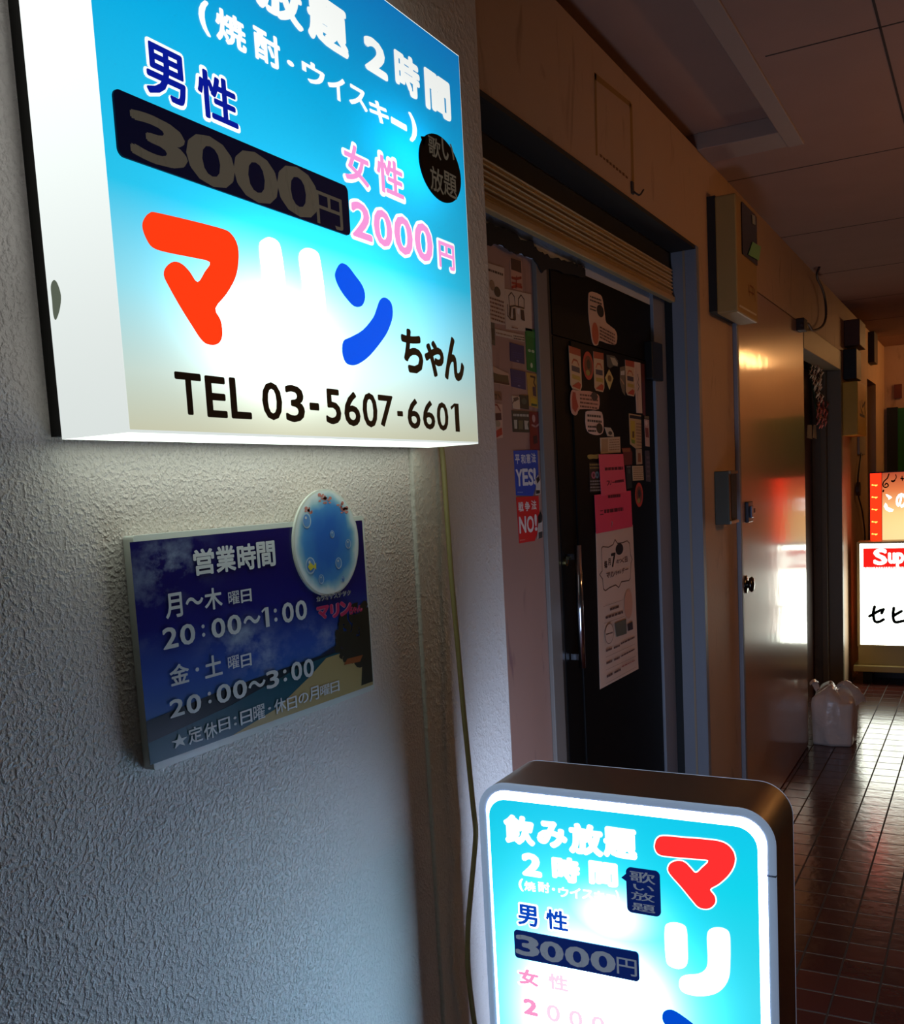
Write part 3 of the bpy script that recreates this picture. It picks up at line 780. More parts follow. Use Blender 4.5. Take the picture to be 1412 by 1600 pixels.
def LS(px, py): u, v = S.uv(px, py); return u - o.x, v
tubes = []
for (px, py, su, sv, a) in ((945, 1575, 0.105, 0.105, 11.0), (955, 1425, 0.06, 0.04, 0.9), (900, 1640, 0.11, 0.2, 3.0), (1000, 1500, 0.4, 0.4, 0.15)):
    u, v = LS(px, py); tubes.append((u, v, su, sv, a * STAND_B))
tint = [(0.1, (0.05, 0.62, 0.84)), (sz1 - 0.3, (0.04, 0.7, 0.86)), (sz1 - 0.13, (0.005, 0.68, 0.86)), (sz1, (0.003, 0.6, 0.88))]
field_m = backlit('standing_sign_field', (0, 2), tint, tubes, 0.74 * STAND_B, wash=3)
white2 = backlit('standing_sign_white', (0, 2), [(0, (0.5, 0.6, 1.0))], tubes, 13.0 * STAND_B, 'FRONT')
white3 = backlit('standing_sign_white_letters', (0, 2), [(0, (0.92, 0.98, 1.0))], tubes, 1.6 * STAND_B, 'NONE')
mb = MB()
mb.poly(S, rrect(sx0 + RW - 0.001, sz0 + RW - 0.001, sx1 - RW + 0.001, sz1 - RW + 0.001, RAD - RW, 12), white2, -0.002); mb.build('face_panel', stand)
SBK = Y(SY + DEP)
mb = MB()
rings = [rrect(sx0 + a, sz0 + a, sx1 - a, sz1 - a, RAD - a, 12) for a, d in prof]
V = [(u, SY + DEP + prof[i][1], v) for i, ring in enumerate(rings) for u, v in ring]
mb.add(V, [((i + 1) * n + k, (i + 1) * n + (k + 1) % n, i * n + (k + 1) % n, i * n + k) for i in range(len(prof) - 1) for k in range(n)], rim_glow_m, True)
mb.build('rim', stand)
white_back = emit('standing_sign_rear_face', None, 6.5 * STAND_B, (200, 210, 220), 'FRONT', lin_rgb=(0.5, 0.66, 1.0))
mb = MB()
V = [(u, SY + DEP - 0.002, v) for u, v in rrect(sx0 + RW - 0.001, sz0 + RW - 0.001, sx1 - RW + 0.001, sz1 - RW + 0.001, RAD - RW, 12)]
mb.add(V, [list(range(len(V)))[::-1]], white_back); mb.build('rear_face_panel', stand)
fx0, fx1 = S.uv(767, 1350)[0], S.uv(1185, 1420)[0]; fz1 = S.uv(980, 1272)[1]
mb = MB(); mb.poly(S, rrect(fx0, sz0 + 0.045, fx1, fz1, 0.032, 10), field_m, -0.0012); mb.build('printed_field', stand)
def letters(name, items, m, bold, off=0.0, edge=None):
    mb = MB()
    for ch, bx in items:
        r = rect_of(S, *bx)
        if edge:
            mb.text(S, ch, r, edge[0], off - 0.0004, edge[1])
            g = (r[2] - r[0]) * 0.07; r = (r[0] + g, r[1] + g, r[2] - g, r[3] - g)
        mb.text(S, ch, r, m, off, bold)
    return mb.build(name, stand)
letters('headline_lettering', (('飲', (787, 1271, 835, 1323)), ('み', (838.5, 1280, 886, 1328)), ('放', (888, 1284, 942, 1340)), ('題', (942, 1290, 995, 1345.5)), ('2', (815, 1331, 846, 1372)), ('時', (862, 1336, 905.5, 1382)), ('間', (919.6, 1343.5, 965, 1387.5))), white3, 0.06)
letters('drinks_lettering', (('(', (810, 1372, 817.5, 1393)), ('焼', (818.7, 1376, 836.6, 1394)), ('酎', (840.5, 1377, 858.4, 1396)), ('・', (862, 1387, 867, 1392)), ('ウ', (872, 1385, 888, 1403)), ('イ', (890, 1385.6, 907, 1405)), ('ス', (909, 1389, 926.5, 1406.7)), ('キ', (928, 1391, 945.6, 1408.6)), ('ー', (947.5, 1397, 961, 1406)), (')', (961.7, 1391, 967, 1414))), white3, 0.03)
navy2 = emit('sign_navy_bright', None, 1.0, (10, 12, 40), lin_rgb=(0.002, 0.06, 0.5))
letters('men_lettering', (('男', (806, 1408, 842.4, 1452.5)), ('性', (850, 1415.5, 890, 1460))), navy2, 0.03, 0.0004, (white3, 0.07))
pink2 = emit('sign_pink_bright', None, 1.0, (60, 40, 50), lin_rgb=(0.98, 0.34, 0.62))
pink3 = emit('sign_pink_glare', None, 1.0, (60, 40, 50), lin_rgb=(1.0, 0.72, 0.9))  # paler copy of the pink: hot-spot glare painted into these letters
letters('women_lettering', (('女', (808, 1508, 844, 1546)),), pink2, 0.05, 0.0004, (white3, 0.05))
letters('women_lettering', (('性', (854, 1516, 890, 1554)),), pink3, 0.04, 0.0004, (white3, 0.05))
letters('women_price_lettering', (('2', (815.6, 1556, 842, 1591)),), pink2, 0.05, 0.0004, (white3, 0.05))
letters('women_price_lettering', (('0', (852, 1565, 877, 1601)), ('0', (887, 1574, 912, 1611)), ('0', (922, 1583, 947, 1620)), ('円', (952, 1600, 980, 1634))), pink3, 0.02, 0.0004, (white3, 0.05))
mb = MB()
C4 = lambda P: [(720 + x / 2.615, 1160 + y / 2.615) for x, y in P]
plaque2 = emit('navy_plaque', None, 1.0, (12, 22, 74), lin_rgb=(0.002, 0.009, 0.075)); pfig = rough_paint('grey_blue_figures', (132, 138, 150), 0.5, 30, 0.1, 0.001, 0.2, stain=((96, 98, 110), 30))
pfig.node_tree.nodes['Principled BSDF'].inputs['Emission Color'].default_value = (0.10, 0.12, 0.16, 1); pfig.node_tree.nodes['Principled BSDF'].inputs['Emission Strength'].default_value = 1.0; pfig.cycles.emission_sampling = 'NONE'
q = [S.uv(*p) for p in C4([(217, 765), (725, 855), (730, 975), (222, 880)])]
r = (q[0][0], q[3][1], q[1][0], q[0][1])
r = ((q[0][0] + q[3][0]) / 2, (q[2][1] + q[3][1]) / 2, (q[1][0] + q[2][0]) / 2, (q[0][1] + q[1][1]) / 2)
mb.prism(S, rrect(*r, 0.006), plaque2, -0.0012, 0.0012)
p2 = mb.build('price_plaque', stand); p2['label'] = 'navy plaque with grey 3000 yen figures'
mb = MB()
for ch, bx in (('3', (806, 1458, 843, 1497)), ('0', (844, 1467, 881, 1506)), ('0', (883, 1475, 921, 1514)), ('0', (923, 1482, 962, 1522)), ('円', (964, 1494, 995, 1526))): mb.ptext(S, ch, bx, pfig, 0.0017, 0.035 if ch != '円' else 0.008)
mb.build('price_lettering', p2)
mb = MB()
q = [S.uv(*p) for p in ((978, 1356), (1031, 1360), (1031.7, 1431), (980, 1426))]
r = ((q[0][0] + q[3][0]) / 2, (q[2][1] + q[3][1]) / 2, (q[1][0] + q[2][0]) / 2, (q[0][1] + q[1][1]) / 2)
mb.prism(S, rrect(*r, 0.008), plaque2, -0.0012, 0.0012)
mb.ppoly(S, [(970.5, 1371), (979, 1364), (979, 1377)], plaque2, 0.0008)
bd2 = mb.build('badge', stand); bd2['label'] = 'navy speech bubble badge with grey letters'
mb = MB()
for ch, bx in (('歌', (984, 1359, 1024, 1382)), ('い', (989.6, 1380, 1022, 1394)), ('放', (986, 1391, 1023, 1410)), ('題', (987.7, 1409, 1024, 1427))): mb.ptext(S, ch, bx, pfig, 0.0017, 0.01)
mb.build('badge_lettering', bd2)
ma2 = C4([(792, 420), (800, 395), (825, 382), (900, 388), (1020, 398), (1075, 410), (1108, 438), (1120, 475), (1110, 515), (1085, 550), (1050, 580), (1018, 600), (1035, 625), (1040, 650), (1025, 672), (1000, 680), (970, 672), (945, 645), (900, 590), (860, 545), (846, 520), (855, 495), (885, 483), (915, 490), (940, 515), (960, 533), (985, 512), (1010, 482), (950, 475), (850, 466), (810, 458), (795, 440)])
red2 = emit('sign_red_bright', None, 1.0, (90, 10, 5), lin_rgb=(1.0, 0.03, 0.03))
def grow(P, d):
    out = []; k = len(P); A = sum(P[i - 1][0] * P[i][1] - P[i][0] * P[i - 1][1] for i in range(k))
    sg = 1 if A > 0 else -1
    for i in range(k):
        t = (Vector(P[(i + 1) % k]) - Vector(P[i - 1])).normalized(); out.append((P[i][0] + sg * t.y * d, P[i][1] - sg * t.x * d))
    return out
P = spline([S.uv(*p) for p in ma2], 3)
mb = MB(); mb.poly(S, grow(P, 0.0018), white3, 0.0); mb.poly(S, P, red2, 0.0004); mb.build('katakana_ma', stand)
ri1 = C4([(832, 765), (840, 742), (870, 735), (905, 743), (922, 765), (926, 840), (925, 900), (908, 922), (880, 925), (850, 912), (838, 890), (832, 820)])
ri2 = C4([(1005, 790), (1015, 765), (1045, 755), (1080, 762), (1098, 785), (1101, 850), (1100, 900), (1095, 960), (1070, 1005), (1030, 1030), (970, 1037), (915, 1025), (892, 1000), (895, 965), (920, 950), (970, 945), (1000, 925), (1008, 890), (1006, 840)])
mb = MB()
for P in (ri1, ri2): mb.poly(S, spline([S.uv(*p) for p in P], 3), white3, 0.0)
mb.build('katakana_ri', stand)
blue2 = emit('sign_blue_bright', None, 1.0, (5, 20, 90), lin_rgb=(0.0, 0.07, 0.62))
nn1 = C4([(825, 1105), (845, 1092), (870, 1095), (910, 1120), (960, 1160), (990, 1200), (985, 1230), (955, 1240), (915, 1215), (860, 1180), (825, 1140)])
nn2 = C4([(1075, 1180), (1100, 1165), (1130, 1185), (1130, 1240), (1090, 1330), (1010, 1420), (930, 1470), (870, 1465), (850, 1420), (870, 1380), (930, 1360), (1010, 1290), (1050, 1220)])
mb = MB()
for P in (nn1, nn2): mb.poly(S, spline([S.uv(*p) for p in P], 3), blue2, 0.0)
mb.build('katakana_n', stand)
for fx in (sx0 + 0.05, sx1 - 0.05):
    mb = MB(); mb.box((fx - 0.02, SY - 0.03, 0.0), (fx + 0.02, SY + DEP + 0.03, 0.03), paint((60, 60, 62), 0.5, 0.6), 0.006); mb.box((fx - 0.012, SY + 0.03, 0.03), (fx + 0.012, SY + DEP - 0.03, sz0 + 0.001), paint((60, 60, 62), 0.5, 0.6)); mb.build('foot', stand)

# ------------------------------------------------------------------ power cable down the wall
mb = MB()
P = []
for px, py, dx in ((676, 640, 0.012), (690, 702, 0.014), (697, 790, 0.016), (705, 900, 0.02), (715, 1010, 0.026), (723, 1100, 0.032), (731, 1180, 0.036), (739, 1260, 0.04), (743, 1300, 0.04), (740, 1345, 0.038), (735, 1400, 0.034), (731, 1450, 0.03), (731, 1510, 0.028), (737, 1570, 0.026), (744, 1620, 0.026), (752, 1700, 0.03)):
    u, v = X(W + dx).uv(px, py); P.append((W + dx, u, v))
P = path(P, 6)
e_ = P[-1]
P += path([e_, (W + 0.03, e_.y + 0.04, 0.2), (W + 0.05, e_.y + 0.08, 0.012)], 8)[1:]
mb.tube(P, 0.005, paint((170, 156, 104), 0.5), 8)
tag(mb.build('power_cable'), 'thin cream power cable running down the wall beside the hours board', 'cable')

# ------------------------------------------------------------------ stickers and notices
SP = X(REC + 0.0005)          # pink panel
SD = X(DF + 0.0005)           # door leaf
ST = X(REC + 0.0095)          # transom
paper = (208, 186, 160)
BARC = (70, 40, 30)
def sticker(name, cat, label, S, quad, rgb, details=(), rough=0.45, group=None):
    mb = MB()
    mb.prism(S, [S.uv(*p) for p in quad] if len(quad) < 9 else spline([S.uv(*p) for p in quad], 2), paint(rgb, rough), 0.0, 0.0008)
    off = 0.0011
    for d in details:
        k = d[0]
        if k == 'poly': mb.ppoly(S, d[1], paint(d[2], rough), off)
        elif k == 'ell': mb.pellipse(S, *d[1], paint(d[2], rough), off)
        elif k == 'text': mb.ptext(S, d[1], d[2], paint(d[3], rough), off, d[4] if len(d) > 4 else 0.02)
        elif k == 'line': mb.pstroke(S, d[1], d[2], paint(d[3], rough), off)
        elif k == 'bars':                                # unreadable rows of small print
            (x0, y0), (x1, y1), (x2, y2) = d[1]; nb, c = d[2], paint(d[3], rough)
            for i in range(nb):
                t = (i + 0.2) / nb; t2 = (i + 0.65) / nb
                g = lambda a, tt: (x0 + (x1 - x0) * a + (x2 - x0) * tt, y0 + (y1 - y0) * a + (y2 - y0) * tt)
                a = 0.0
                while a < 0.97:
                    wdt = rnd.uniform(0.06, 0.2); e2 = min(1, a + wdt)
                    mb.ppoly(S, [g(a, t), g(e2, t), g(e2, t2), g(a, t2)], c, off); a = e2 + 0.03
        off += 0.00012
    group = group or ('stickers and notices on the pink panel' if S is SP else 'stickers and notices on the black door')
    return tag(mb.build(name), label, cat, group)

# --- on the pink panel
sticker('flyer', 'notice', 'faded flyer with dark picture and small print at the top left of the pink panel', SP, [(759, 410), (787, 419), (789, 508), (762, 503)], paper,
        [('bars', ((762, 418), (785, 426), (762, 426)), 1, BARC), ('ell', (776, 456, 5, 8), (58, 44, 34)), ('ell', (768, 446, 4, 8), (150, 122, 92)), ('bars', ((762, 462), (786, 470), (764, 500)), 6, (130, 82, 56))])
sticker('seal_sticker', 'sticker', 'dark maroon sticker with red scrawl above the two hands drawing', SP, [(796, 402), (814, 408), (816, 455), (798, 450)], (196, 150, 126),
        [('poly', [(797, 403), (813, 408), (814, 427), (798, 421)], (58, 24, 26)), ('line', [(799, 434), (806, 436), (813, 434)], 0.006, (168, 52, 36)), ('line', [(799, 442), (813, 445)], 0.005, (176, 60, 40)), ('line', [(799, 449), (806, 447), (814, 449)], 0.006, (184, 56, 40)), ('line', [(806, 432), (805, 450)], 0.004, (160, 50, 40))])
sticker('drawing', 'notice', 'paper with a line drawing of two raised hands on the pink panel', SP, [(788, 451), (829, 460), (831, 519), (790, 514)], paper,
        [('line', [(795, 478), (794, 462), (798, 457), (803, 464), (804, 478)], 0.003, BARC), ('line', [(809, 480), (809, 467), (813, 461), (818, 468), (818, 482)], 0.003, BARC), ('line', [(792, 476), (792, 493), (797, 499), (804, 500)], 0.003, BARC), ('line', [(795, 479), (803, 478), (812, 480), (818, 482)], 0.003, BARC),
         ('poly', [(795, 480), (798, 480), (797, 497), (794, 492)], (60, 36, 30)), ('poly', [(800, 482), (804, 482), (805, 500), (801, 499)], (60, 36, 30)), ('poly', [(806, 482), (811, 482), (810, 492), (807, 490)], (226, 214, 200)), ('poly', [(812, 484), (817, 485), (819, 502), (813, 499)], (70, 40, 32)), ('bars', ((798, 510), (808, 512), (798, 514)), 1, (150, 96, 70))])
sticker('sticker', 'sticker', 'tall green sticker with white marks beside the door frame', SP, [(820, 512), (837, 516), (840, 583), (823, 578)], (28, 116, 40),
        [('poly', [(822, 516), (835, 519), (836, 529), (823, 526)], (44, 130, 52)), ('text', '●●', (824, 545, 834, 552), (186, 204, 160), 0.02), ('ell', (829.5, 571, 1.8, 4), (196, 208, 170))])
sticker('picture_card', 'sticker', 'small dark grey picture card at the left edge of the pink panel', SP, [(763, 502), (772, 505), (773, 540), (764, 537)], (86, 82, 66), [('poly', [(764, 512), (771, 514), (772, 532), (765, 530)], (52, 48, 42))])
sticker('paper_strip', 'notice', 'narrow paper strip with brown print above the upper navy sticker', SP, [(773, 514), (818, 524), (819, 534), (774, 524)], paper, [('bars', ((774, 518), (799, 524), (774, 522)), 1, (140, 96, 60)), ('bars', ((801, 523), (818, 526), (802, 531)), 2, (84, 62, 44))])
sticker('sticker', 'sticker', 'upper of the two navy blue square stickers', SP, [(796, 535), (818, 541), (819, 569), (797, 564)], (26, 30, 92), [('bars', ((800, 549), (815, 552), (800, 559)), 3, (44, 50, 116)), ('ell', (808, 564, 2, 1), (120, 124, 160))])
sticker('sticker', 'sticker', 'lower of the two navy blue square stickers', SP, [(797, 576), (820, 581), (821, 609), (799, 604)], (26, 30, 92), [('bars', ((801, 588), (817, 592), (801, 597)), 3, (44, 50, 116)), ('ell', (810, 603, 2, 1), (120, 124, 160))])
sticker('sticker', 'sticker', 'tall yellow sticker with dark scrawl under the green one', SP, [(822, 582), (840, 585), (842, 639), (826, 634)], (196, 150, 64), [('line', [(828, 588), (835, 590), (833, 598), (836, 604)], 0.005, (92, 60, 40)), ('poly', [(831, 604), (836, 605), (837, 620), (832, 618)], (80, 50, 60)), ('poly', [(828, 620), (838, 624), (839, 634), (828, 632)], (206, 170, 40)), ('poly', [(829, 630), (838, 632), (838, 635), (829, 634)], (74, 88, 52))])
sticker('picture_card', 'sticker', 'brown picture card of a dark building skyline left of the lower navy sticker', SP, [(765, 570), (794, 584), (796, 603), (768, 598)], (196, 158, 128), [('poly', [(766, 569), (769, 575), (770, 582), (778, 585), (793, 587), (795, 602), (767, 597)], (84, 70, 48)), ('poly', [(767, 593), (795, 599), (795, 602), (767, 597)], (70, 34, 26))])
sticker('sticker', 'sticker', 'small reddish brown square sticker under the skyline card', SP, [(767, 611), (783, 614), (784, 626), (768, 624)], (140, 92, 68), [('line', [(770, 616), (775, 617), (774, 623)], 0.004, (92, 54, 42)), ('line', [(777, 616), (781, 622)], 0.004, (92, 54, 42))])
sticker('seal_sticker', 'sticker', 'tall red and black character seal at the left edge of the pink panel', SP, [(767, 629), (784, 632), (785, 684), (770, 686)], (200, 160, 136), [('line', [(769, 632), (776, 633), (781, 642)], 0.004, (150, 66, 50)), ('poly', [(771, 646), (782, 645), (783, 656), (772, 657)], (70, 30, 44)), ('ell', (776, 662, 5, 5), (160, 140, 110)), ('poly', [(771, 675), (783, 668), (784, 679), (773, 685)], (178, 52, 40))])
sticker('picture_card', 'sticker', 'pale card with a sketched profile beside a small dark square', SP, [(799, 618), (811, 620), (812, 640), (801, 638)], (200, 176, 146), [('poly', [(801, 622), (808, 620), (810, 624), (803, 628)], (90, 70, 60)), ('line', [(800, 630), (803, 624)], 0.003, (90, 60, 50))])
sticker('sticker', 'sticker', 'small dark green black square sticker under the yellow one', SP, [(811, 617), (825, 618), (826, 640), (812, 638)], (32, 38, 36), [('ell', (818, 627, 4, 5), (70, 80, 70))])
sticker('sticker', 'sticker', 'black and white block lettered sticker left of the dark red one', SP, [(799, 641), (826, 643), (827, 676), (801, 675)], (56, 56, 48), [('bars', ((801, 645), (825, 646), (801, 653)), 1, (180, 176, 156)), ('poly', [(802, 656), (807, 656), (807, 670), (803, 670)], (180, 176, 156)), ('poly', [(818, 657), (825, 658), (823, 663), (825, 671), (819, 671)], (180, 176, 156)), ('poly', [(809, 657), (816, 657), (816, 671), (809, 671)], (104, 100, 70))])
sticker('poster', 'notice', 'narrow dark red poster above the blue campaign sticker', SP, [(826, 643), (843, 644), (845, 704), (828, 702)], (124, 30, 28), [('ell', (833, 654, 2.5, 6), (190, 150, 140)), ('line', [(830, 664), (836, 667), (841, 663)], 0.005, (190, 140, 130)), ('poly', [(832, 682), (838, 680), (839, 692), (833, 694)], (60, 24, 30))])
NAVYC = (28, 66, 160)
yes_q = [(802, 706), (804, 703), (838, 703), (841, 706), (842, 748), (837, 764), (832, 775), (809, 774), (806, 771), (804, 740)]
def flat(name, cat, label, S, quad, rgb, details): return sticker(name, cat, label, S, quad, rgb, details)
sticker('sticker', 'sticker', 'blue campaign sticker reading YES with white lettering', SP, [(802, 704), (839, 703), (841, 746), (832, 775), (806, 774)], (24, 70, 170),
        [('text', '平', (804, 710, 811, 725), (214, 216, 214), 0.03), ('text', '和', (813, 710, 820, 725), (214, 216, 214), 0.03), ('text', '憲', (821, 709, 828, 724), (214, 216, 214), 0.02), ('text', '法', (829, 708, 836, 723), (214, 216, 214), 0.03),
         ('text', 'Y', (805, 733, 815, 760), (220, 220, 214), 0.03), ('text', 'E', (815, 732, 824, 759), (220, 220, 214), 0.03), ('text', 'S', (824, 732, 832, 759), (220, 220, 214), 0.03), ('text', '!', (832, 731, 836, 757), (220, 220, 214), 0.03), ('bars', ((807, 768), (816, 768), (807, 771)), 1, (140, 160, 200)), ('poly', [(839, 742), (843, 750), (843, 772), (835, 774), (836, 760), (834, 752)], (206, 196, 180)), ('poly', [(836, 748), (840, 744), (842, 750), (838, 756)], (30, 28, 28)), ('poly', [(836, 766), (842, 766), (842, 771), (836, 772)], (40, 36, 34))])
sticker('sticker', 'sticker', 'red campaign sticker reading NO with white lettering', SP, [(806, 777), (841, 775), (843, 822), (835, 845), (811, 849)], (216, 30, 34),
        [('text', '戦', (809, 784, 817, 800), (224, 206, 196), 0.03), ('text', '争', (819, 783, 827, 799), (224, 206, 196), 0.03), ('text', '法', (829, 781, 837, 797), (224, 206, 196), 0.03), ('text', 'N', (810, 806, 821, 834), (226, 214, 204), 0.03), ('text', 'O', (822, 805, 833, 833), (226, 214, 204), 0.03), ('text', '!', (834, 803, 838, 830), (226, 214, 204), 0.03), ('bars', ((811, 843), (819, 842), (811, 846)), 1, (230, 130, 120)), ('poly', [(841, 802), (846, 815), (846, 838), (838, 842), (839, 822)], (186, 176, 164)), ('poly', [(839, 808), (843, 799), (846, 806), (845, 816), (840, 818)], (26, 24, 24)), ('poly', [(840, 832), (846, 830), (846, 840), (840, 842)], (60, 54, 50))])

# --- on the transom and the door
c2 = lambda P: [(870 + x / 7.27, 440 + y / 7.27) for x, y in P]
boot = c2([(355, 150), (365, 125), (400, 115), (490, 150), (515, 200), (525, 260), (545, 400), (560, 470), (650, 540), (680, 610), (675, 690), (650, 718), (560, 700), (480, 670), (465, 715), (430, 730), (400, 690), (385, 600), (360, 420), (352, 280)])
peach = (214, 176, 146)
sticker('sticker', 'sticker', 'boot shaped pinkish sticker on the black panel above the door', ST, boot, peach,
        [('bars', (c2([(370, 150)])[0], c2([(505, 200)])[0], c2([(370, 230)])[0]), 2, (30, 26, 26)), ('ell', (*c2([(488, 335)])[0], 5.5, 9.5), (24, 22, 22)), ('bars', (c2([(370, 260)])[0], c2([(440, 285)])[0], c2([(372, 330)])[0]), 2, (30, 26, 26)), ('ell', (*c2([(430, 590)])[0], 5, 17), (190, 84, 50)), ('bars', (c2([(480, 500)])[0], c2([(650, 590)])[0], c2([(480, 650)])[0]), 4, (96, 50, 34))])
def beerlabel(label, P):
    (x0, y0), (x1, y1), (x2, y2), (x3, y3) = P
    g = lambda a, t: (x0 + (x1 - x0) * a + (x3 - x0) * t, y0 + (y1 - y0) * a + (y3 - y0) * t)
    sticker('sticker', 'sticker', label, SD, [g(0, 0), g(1, 0), g(1, 0.88), g(0.85, 1), g(0.15, 1), g(0, 0.92)], (212, 180, 140),
            [('poly', [g(0, 0), g(1, 0), g(1, 0.17), g(0, 0.17)], (176, 74, 44)), ('line', [g(0.2, 0.4), g(0.35, 0.3), g(0.65, 0.3), g(0.8, 0.4)], 0.005, (196, 96, 60)), ('poly', [g(0.15, 0.45), g(0.85, 0.45), g(0.85, 0.58), g(0.15, 0.58)], (70, 62, 74)), ('poly', [g(0.15, 0.66), g(0.85, 0.66), g(0.85, 0.76), g(0.15, 0.76)], (190, 160, 70)), ('poly', [g(0.1, 0.95), g(0.7, 0.8), g(0.9, 0.84), g(0.8, 0.97)], (190, 70, 44))], group=None)
beerlabel('red topped label sticker at the door upper left corner', [(888, 540), (906, 546), (907.5, 607), (891, 606)])
beerlabel('red topped label sticker right of the first red oval', [(926.5, 549), (942, 552), (944, 612), (928.5, 610)])
beerlabel('red topped label sticker left of the tall white strip', [(976, 562), (990, 565), (991, 620), (978, 617)])
for lab, cx, cy, rx_, ry_ in (('upright red oval sticker between two red topped labels', 918.5, 571.5, 8, 22), ('upright red oval sticker low on the door right of the pink sheets', 998, 773, 6, 19)):
    mb = MB(); u, v = SD.uv(cx, cy); ru = (SD.uv(cx + rx_, cy)[0] - SD.uv(cx - rx_, cy)[0]) / 2; rv = (SD.uv(cx, cy - ry_)[1] - SD.uv(cx, cy + ry_)[1]) / 2
    mb.prism(SD, [(u + ru * math.cos(k * math.pi / 16), v + rv * math.sin(k * math.pi / 16)) for k in range(32)], paint((190, 62, 44), 0.45), 0, 0.0008)
    mb.ellipse(SD, u, v, ru * 0.75, rv * 0.7, paint((120, 54, 38), 0.45), 0.0011)
    mb.pellipse(SD, cx, cy - ry_ * 0.1, rx_ * 0.35, ry_ * 0.35, paint((40, 34, 30), 0.45), 0.0013); mb.pellipse(SD, cx - 1, cy + ry_ * 0.5, rx_ * 0.4, ry_ * 0.2, paint((150, 140, 60), 0.45), 0.0014)
    tag(mb.build('sticker'), lab, 'sticker', 'stickers and notices on the black door')
sticker('sticker', 'sticker', 'grey and cream folded looking sticker above the yellow diamond', SD, c2([(560, 830), (650, 845), (690, 900), (690, 965), (640, 960), (600, 985), (570, 960)]), (92, 90, 80), [('poly', c2([(600, 860), (650, 870), (688, 930), (680, 960), (630, 945)]), (186, 176, 150))])
sticker('sticker', 'sticker', 'small yellow diamond sticker', SD, c2([(545, 1090), (590, 995), (638, 1100), (595, 1228)]), (214, 190, 116), [('ell', (*c2([(593, 1100)])[0], 3, 5), (120, 86, 40))])
sticker('sticker', 'sticker', 'half round dark and cream sticker left of the third red topped label', SD, [(968, 574), (975.5, 572), (976, 618), (972, 612), (968, 596)], (120, 104, 80), [('poly', [(969, 580), (975, 579), (975, 586), (969, 586)], (206, 196, 180)), ('line', [(969, 592), (974, 600)], 0.006, (190, 150, 120))])
sticker('paper_strip', 'notice', 'tall narrow white strip with dark script at the door upper right', SD, [(990, 565), (1000, 567), (1003, 646), (994, 645)], (214, 186, 164), [('line', [(995.5, 585), (997, 592), (995.5, 598), (998, 604), (996, 610)], 0.004, (60, 44, 40)), ('line', [(992.5, 570), (996, 640)], 0.0015, (160, 120, 100))])
sticker('sticker', 'sticker', 'red edged tape strip down the right edge of the door', SD, [(1001, 568), (1006, 569), (1008, 650), (1004, 648)], (96, 30, 24))
sticker('sticker', 'sticker', 'tag shaped sticker with a red drop and lines of print under the first label', SD, c2([(165, 1235), (190, 1225), (240, 1240), (370, 1245), (460, 1280), (480, 1330), (470, 1450), (380, 1450), (255, 1450), (230, 1500), (205, 1522), (165, 1490), (152, 1400), (152, 1290)]), (214, 160, 136),
        [('poly', c2([(175, 1250), (205, 1260), (215, 1330), (240, 1420), (205, 1490), (170, 1440), (165, 1330)]), (180, 60, 46)), ('bars', (c2([(255, 1265)])[0], c2([(460, 1290)])[0], c2([(258, 1440)])[0]), 4, (110, 60, 44)), ('ell', (*c2([(420, 1305)])[0], 5, 7), (24, 26, 40))])
c3 = lambda P: [(870 + x / 3.81, 430 + y / 3.81) for x, y in P]
sticker('sticker', 'sticker', 'rounded square sticker of bold black characters on pink', SD, c3([(168, 830), (180, 808), (250, 810), (270, 830), (276, 900), (270, 940), (240, 952), (195, 942), (172, 910)]), (224, 190, 170), [('bars', (c3([(178, 822)])[0], c3([(262, 830)])[0], c3([(180, 882)])[0]), 2, (34, 26, 26)), ('bars', (c3([(180, 890)])[0], c3([(230, 893)])[0], c3([(184, 940)])[0]), 2, (34, 26, 26)), ('ell', (*c3([(251, 912)])[0], 5, 8), (24, 20, 20))])
sticker('sticker', 'sticker', 'tiny torn white sticker under the rounded square one', SD, c3([(282, 905), (318, 908), (336, 940), (338, 962), (300, 958)]), (196, 180, 156), [('ell', (*c3([(315, 940)])[0], 3, 3), (60, 50, 44))])
sticker('notice_card', 'notice', 'cream printed card taped just above the pink sheets', SD, [(937, 684), (968, 682.5), (969, 707), (938, 709)], (206, 180, 146), [('poly', [(939, 686), (949, 685.5), (949, 706), (939, 706)], (176, 140, 100)), ('bars', ((951, 686), (967, 685), (951, 705)), 5, (150, 110, 80))])
sticker('notice_card', 'notice', 'yellow and tan notice with black heading right of the door centre', SD, [(982, 646), (1001, 649), (1002, 700), (993, 701), (984, 694)], (198, 164, 118), [('poly', [(983, 648), (1001, 651), (1001, 656), (983, 653)], (40, 30, 26)), ('poly', [(984, 657), (991, 658), (992, 692), (985, 690)], (200, 168, 50)), ('poly', [(987, 674), (990, 674), (990, 684), (987, 684)], (96, 60, 30)), ('poly', [(985, 686), (991, 688), (991, 694), (986, 692)], (120, 140, 40)), ('bars', ((993, 660), (1001, 661), (994, 698)), 8, (150, 110, 80))])
sticker('paper_strip', 'notice', 'pale strip with a brown bottle shape hanging below the yellow notice', SD, [(993, 702), (1002, 701), (1003, 725), (994, 726)], (190, 160, 126), [('poly', [(996, 708), (1000, 708), (1001, 722), (996, 722)], (140, 80, 46))])
sticker('sticker', 'sticker', 'narrow pink label near the right edge of the door with red print', SD, [(1006, 655), (1013.5, 656), (1014.5, 698), (1008, 697)], (200, 162, 146), [('poly', [(1006, 650), (1013, 650.5), (1013.4, 655), (1006, 654)], (110, 92, 60)), ('ell', (1009, 661, 2, 4), (226, 200, 190)), ('poly', [(1007, 668), (1012, 669), (1013, 684), (1008, 683)], (130, 60, 48))])
